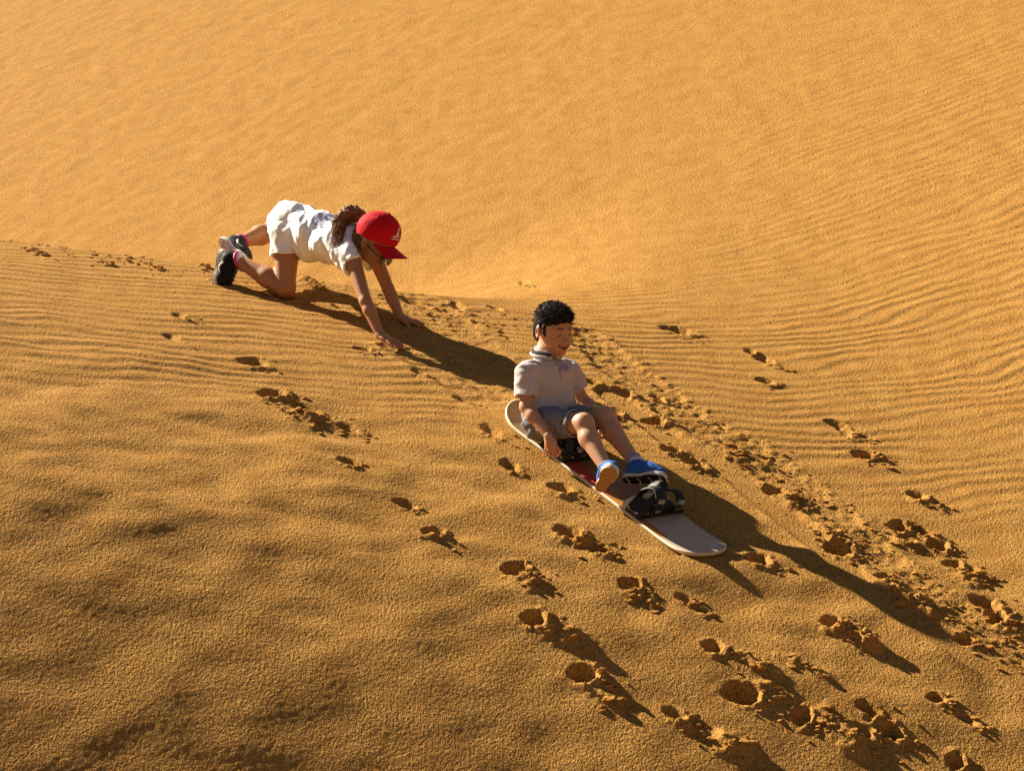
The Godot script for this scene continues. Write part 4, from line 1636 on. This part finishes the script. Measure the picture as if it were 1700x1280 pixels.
	for e in ["R", "L"]:
		var an: Vector3 = j["an" + e]
		var kn: Vector3 = j["kn" + e]
		var toe: Vector3 = (j["toe" + e] - j["heel" + e]).normalized()
		var b := facing(toe, kn - an)
		var heel: Vector3 = an - b * Vector3(0.046, 0.098, 0.0)
		var sm := Vector3.ONE * 0.11
		var q := Field.new(an - sm, an + sm, 0.004)
		q.limb(an + (kn - an).normalized() * 0.014, an, 0.034, 0.033, 0.01)
		q.limb(an, heel + b * Vector3(0.047, 0.045, 0.0), 0.033, 0.032, 0.015)
		put(solid(q), "sock", cloth_mat(lin(0.62, 0.58, 0.66)), root)
		var shoe := add_shoe(root, Transform3D(b, heel), 0.242, black if e == "R" else cloth_mat(lin(0.035, 0.032, 0.034), 0.6), white_rubber, grey, pink, "black trainer with pink collar and pale sole")
		# pale tick on the outer side, pink panel near the toe
		var side := 1.19
		var tick := curve([Vector3(0.070, 0.048, side * 0.041), Vector3(0.094, 0.031, side * 0.044), Vector3(0.130, 0.040, side * 0.043), Vector3(0.168, 0.056, side * 0.034)], 5)
		put(rods([[tick, 0.0062, 0.0016]], 6, 1.0, Vector3.UP), "side_tick", mat(lin(0.62, 0.60, 0.58), 0.5), shoe)
		for i in 3:
			put(rods([[[Vector3(0.160 + 0.009 * i, 0.030, side * 0.040), Vector3(0.154 + 0.009 * i, 0.058, side * 0.028)], 0.003, 0.003]], 5), "side_stripe", pink, shoe)
	# ---- hair: curly ponytail through the back of the cap and strands at the nape
	var rng := RandomNumberGenerator.new()
	rng.seed = 17
	var brown := mat(lin(0.20, 0.105, 0.042), 0.7, 0.35)
	var guide := curve([j.pony0, j.pony1, j.pony2, j.pony3], 8)
	var core := Field.new(j.pony2 - Vector3.ONE * 0.19, j.pony2 + Vector3.ONE * 0.17, 0.0055)
	for i in guide.size() - 1:
		var r := 0.016 + 0.016 * sin(PI * minf(i / 22.0 + 0.12, 1.0))
		core.limb(guide[i], guide[i + 1], r, r, 0.01)
	core.egg(at.call(-0.065, 0.0, 0.0), hb, Vector3(0.050, 0.075, 0.066), 0.02)
	core.bend(noise(81, 42.0, 2), 0.012)
	var hair := put(solid(core), "hair", brown, root)
	hair.set_meta("label", "brown curly ponytail")
	var curls := []
	for n in 480:
		var t0 := rng.randi_range(0, guide.size() - 8)
		var off := Vector3(rng.randfn(), rng.randfn(), rng.randfn()).normalized() * rng.randf_range(0.014, 0.036)
		var turn := rng.randf() * TAU
		var pts := []
		for i in 9:
			var gq: Vector3 = guide[mini(t0 + i, guide.size() - 1)]
			var drop := Vector3(0, -0.0022 * i * i * 0.35, 0)
			pts.append(gq + off * (0.75 + 0.05 * i) + drop + Vector3(cos(turn + i * 1.5), sin(turn + i * 1.5), cos(turn * 2.0 + i * 1.5)) * 0.0085)
		curls.append([curve(pts, 2), 0.0021, 0.0010])
	put(rods(curls, 5), "curls", brown, hair)
	var loose := []
	for n in 26:
		var z := rng.randf_range(0.05, 0.078)
		var p: Vector3 = at.call(rng.randf_range(-0.07, -0.02), rng.randf_range(-0.02, 0.03), z)
		loose.append([curve([p, p + hb * Vector3(-0.01, -0.03, 0.004), p + hb * Vector3(rng.randf_range(-0.015, 0.02), -0.065, 0.0)], 4), 0.0028, 0.0010])
	put(rods(loose, 4), "loose_strands", brown, hair)
	# ---- cap
	var red := cloth_mat(lin(0.56, 0.008, 0.018), 0.75)
	var m := Vector3.ONE * 0.19
	var cp := Field.new(o - m, o + m, 0.0048)
	var tall := 0.050
	cp.egg(at.call(-0.004, tall, 0.0), hb, Vector3(0.110, 0.098, 0.092), 0.02)
	cp.egg(at.call(0.020, tall + 0.016, 0.0), hb, Vector3(0.090, 0.086, 0.078), 0.03)
	cp.limb(at.call(-0.004, tall - 0.03, 0.0), at.call(-0.004, tall, 0.0), 0.088, 0.090, 0.03)
	cp.trim(at.call(0.0, 0.018, 0.0), hb * Vector3(0.10, -1.0, 0.0))
	cp.egg(at.call(-0.006, 0.015, 0.0), hb, Vector3(0.100, 0.085, 0.083), 0.0, true)
	# opening above the strap at the back
	cp.egg(at.call(-0.110, 0.048, 0.0), hb, Vector3(0.040, 0.026, 0.038), 0.0, true)
	var cap := put(solid(cp), "cap", red, root)
	cap.set_meta("label", "red baseball cap with white mountain mark")
	# peak: curved plate
	st = SurfaceTool.new()
	st.begin(Mesh.PRIMITIVE_TRIANGLES)
	var peak := func(u: float, v: float, lift: float) -> Vector3:
		var a := u * 1.22
		var r := lerpf(0.094, 0.188 - 0.020 * u * u, v)
		var z := sin(a) * lerpf(0.090, 0.098, v)
		var x := cos(a) * r if v > 0.0 else cos(a) * 0.100
		x = lerpf(cos(a) * 0.100, 0.030 + (0.158 - 0.050 * u * u), v)
		return at.call(x, 0.018 - 0.012 * v - 0.026 * u * u * (0.4 + 0.6 * v) + lift, z)
	for i in 24:
		for k in 8:
			for lift in [0.0, 0.004]:
				for q in [[i, k], [i + 1, k], [i + 1, k + 1], [i, k], [i + 1, k + 1], [i, k + 1]]:
					st.add_vertex(peak.call(q[0] / 12.0 - 1.0, q[1] / 8.0, lift))
		var a: Vector3 = peak.call(i / 12.0 - 1.0, 1.0, 0.0)
		var b: Vector3 = peak.call((i + 1) / 12.0 - 1.0, 1.0, 0.0)
		var up4 := hb.y * 0.004
		for q in [a, b, b + up4, a, b + up4, a + up4]:
			st.add_vertex(q)
	st.generate_normals()
	put(st.commit(), "peak", red, cap)
	# seams, button, back strap
	var seam_m := cloth_mat(lin(0.40, 0.006, 0.014), 0.8)
	for a in [0.0, 1.05, 2.1, PI, -1.05, -2.1]:
		var pts := []
		for i in 9:
			var el := lerpf(0.16, PI / 2.0, i / 8.0)
			var v := Vector3(cos(a) * cos(el), sin(el), sin(a) * cos(el))
			var p: Vector3 = at.call(0.0, 0.03, 0.0) + hb * v * 0.18
			var on := meet(cp, p, -(hb * v), 0.16)
			if on != p:
				pts.append(on)
		if pts.size() > 3:
			put(rods([[pts, 0.0016, 0.0016]], 5), "seam", seam_m, cap)
	var top := meet(cp, at.call(0.006, 0.20, 0.0), -hb.y, 0.2)
	var ball := SphereMesh.new()
	ball.radius = 0.009
	ball.height = 0.010
	put(ball, "button", red, cap).position = top
	var strap := []
	for i in 11:
		var a := lerpf(-0.55, 0.55, i / 10.0)
		strap.append(at.call(-0.112 * cos(a), 0.020, 0.092 * sin(a)))
	put(rods([[strap, 0.011, 0.011]], 6, 0.25, hb.x), "back_strap", red, cap)
	# mountain mark of slanted white bars over a line, on the front panel
	var mark := mat(lin(0.82, 0.78, 0.74), 0.7)
	var on_front := func(u: float, v: float) -> Vector3:
		var p: Vector3 = at.call(0.20, 0.066 + v * 1.15, 0.022 + u)
		return meet(cp, p, -hb.x, 0.2) + hb.x * 0.003
	for q in [[-0.022, 0.012, 0.012, 0.018], [-0.008, 0.012, 0.030, 0.034], [0.006, 0.012, 0.040, 0.052]]:
		put(rods([[[on_front.call(q[0] * -1.0, 0.014), on_front.call(q[0] * -1.0 - 0.010, q[3])], 0.0058, 0.0052]], 6, 0.5, hb.x), "logo_bar", mark, cap)
	put(rods([[[on_front.call(-0.026, 0.006), on_front.call(0.0, 0.006), on_front.call(0.028, 0.006)], 0.0030, 0.0030]], 6, 0.6, hb.x), "logo_line", mark, cap)
	# ---- sunglasses low on the nose
	var dark := mat(lin(0.010, 0.009, 0.009), 0.25, 0.6)
	var frame := []
	for e in [-1.0, 1.0]:
		frame.append([curve([at.call(0.112, -0.038, e * 0.010), at.call(0.106, -0.030, e * 0.052), at.call(0.070, -0.030, e * 0.078), at.call(-0.005, -0.004, e * 0.083)], 5), 0.0042, 0.0032])
	frame.append([[at.call(0.112, -0.038, -0.012), at.call(0.112, -0.038, 0.012)], 0.004, 0.004])
	var glasses := put(rods(frame, 6), "sunglasses", dark, root)
	for e in [-1.0, 1.0]:
		var lens := SphereMesh.new()
		lens.radius = 0.028
		lens.height = 0.056
		var lo := put(lens, "lens", mat(lin(0.012, 0.010, 0.012), 0.08, 0.7), glasses)
		lo.transform = Transform3D(hb.scaled_local(Vector3(0.22, 0.80, 1.0)), at.call(0.107, -0.054, e * 0.034))
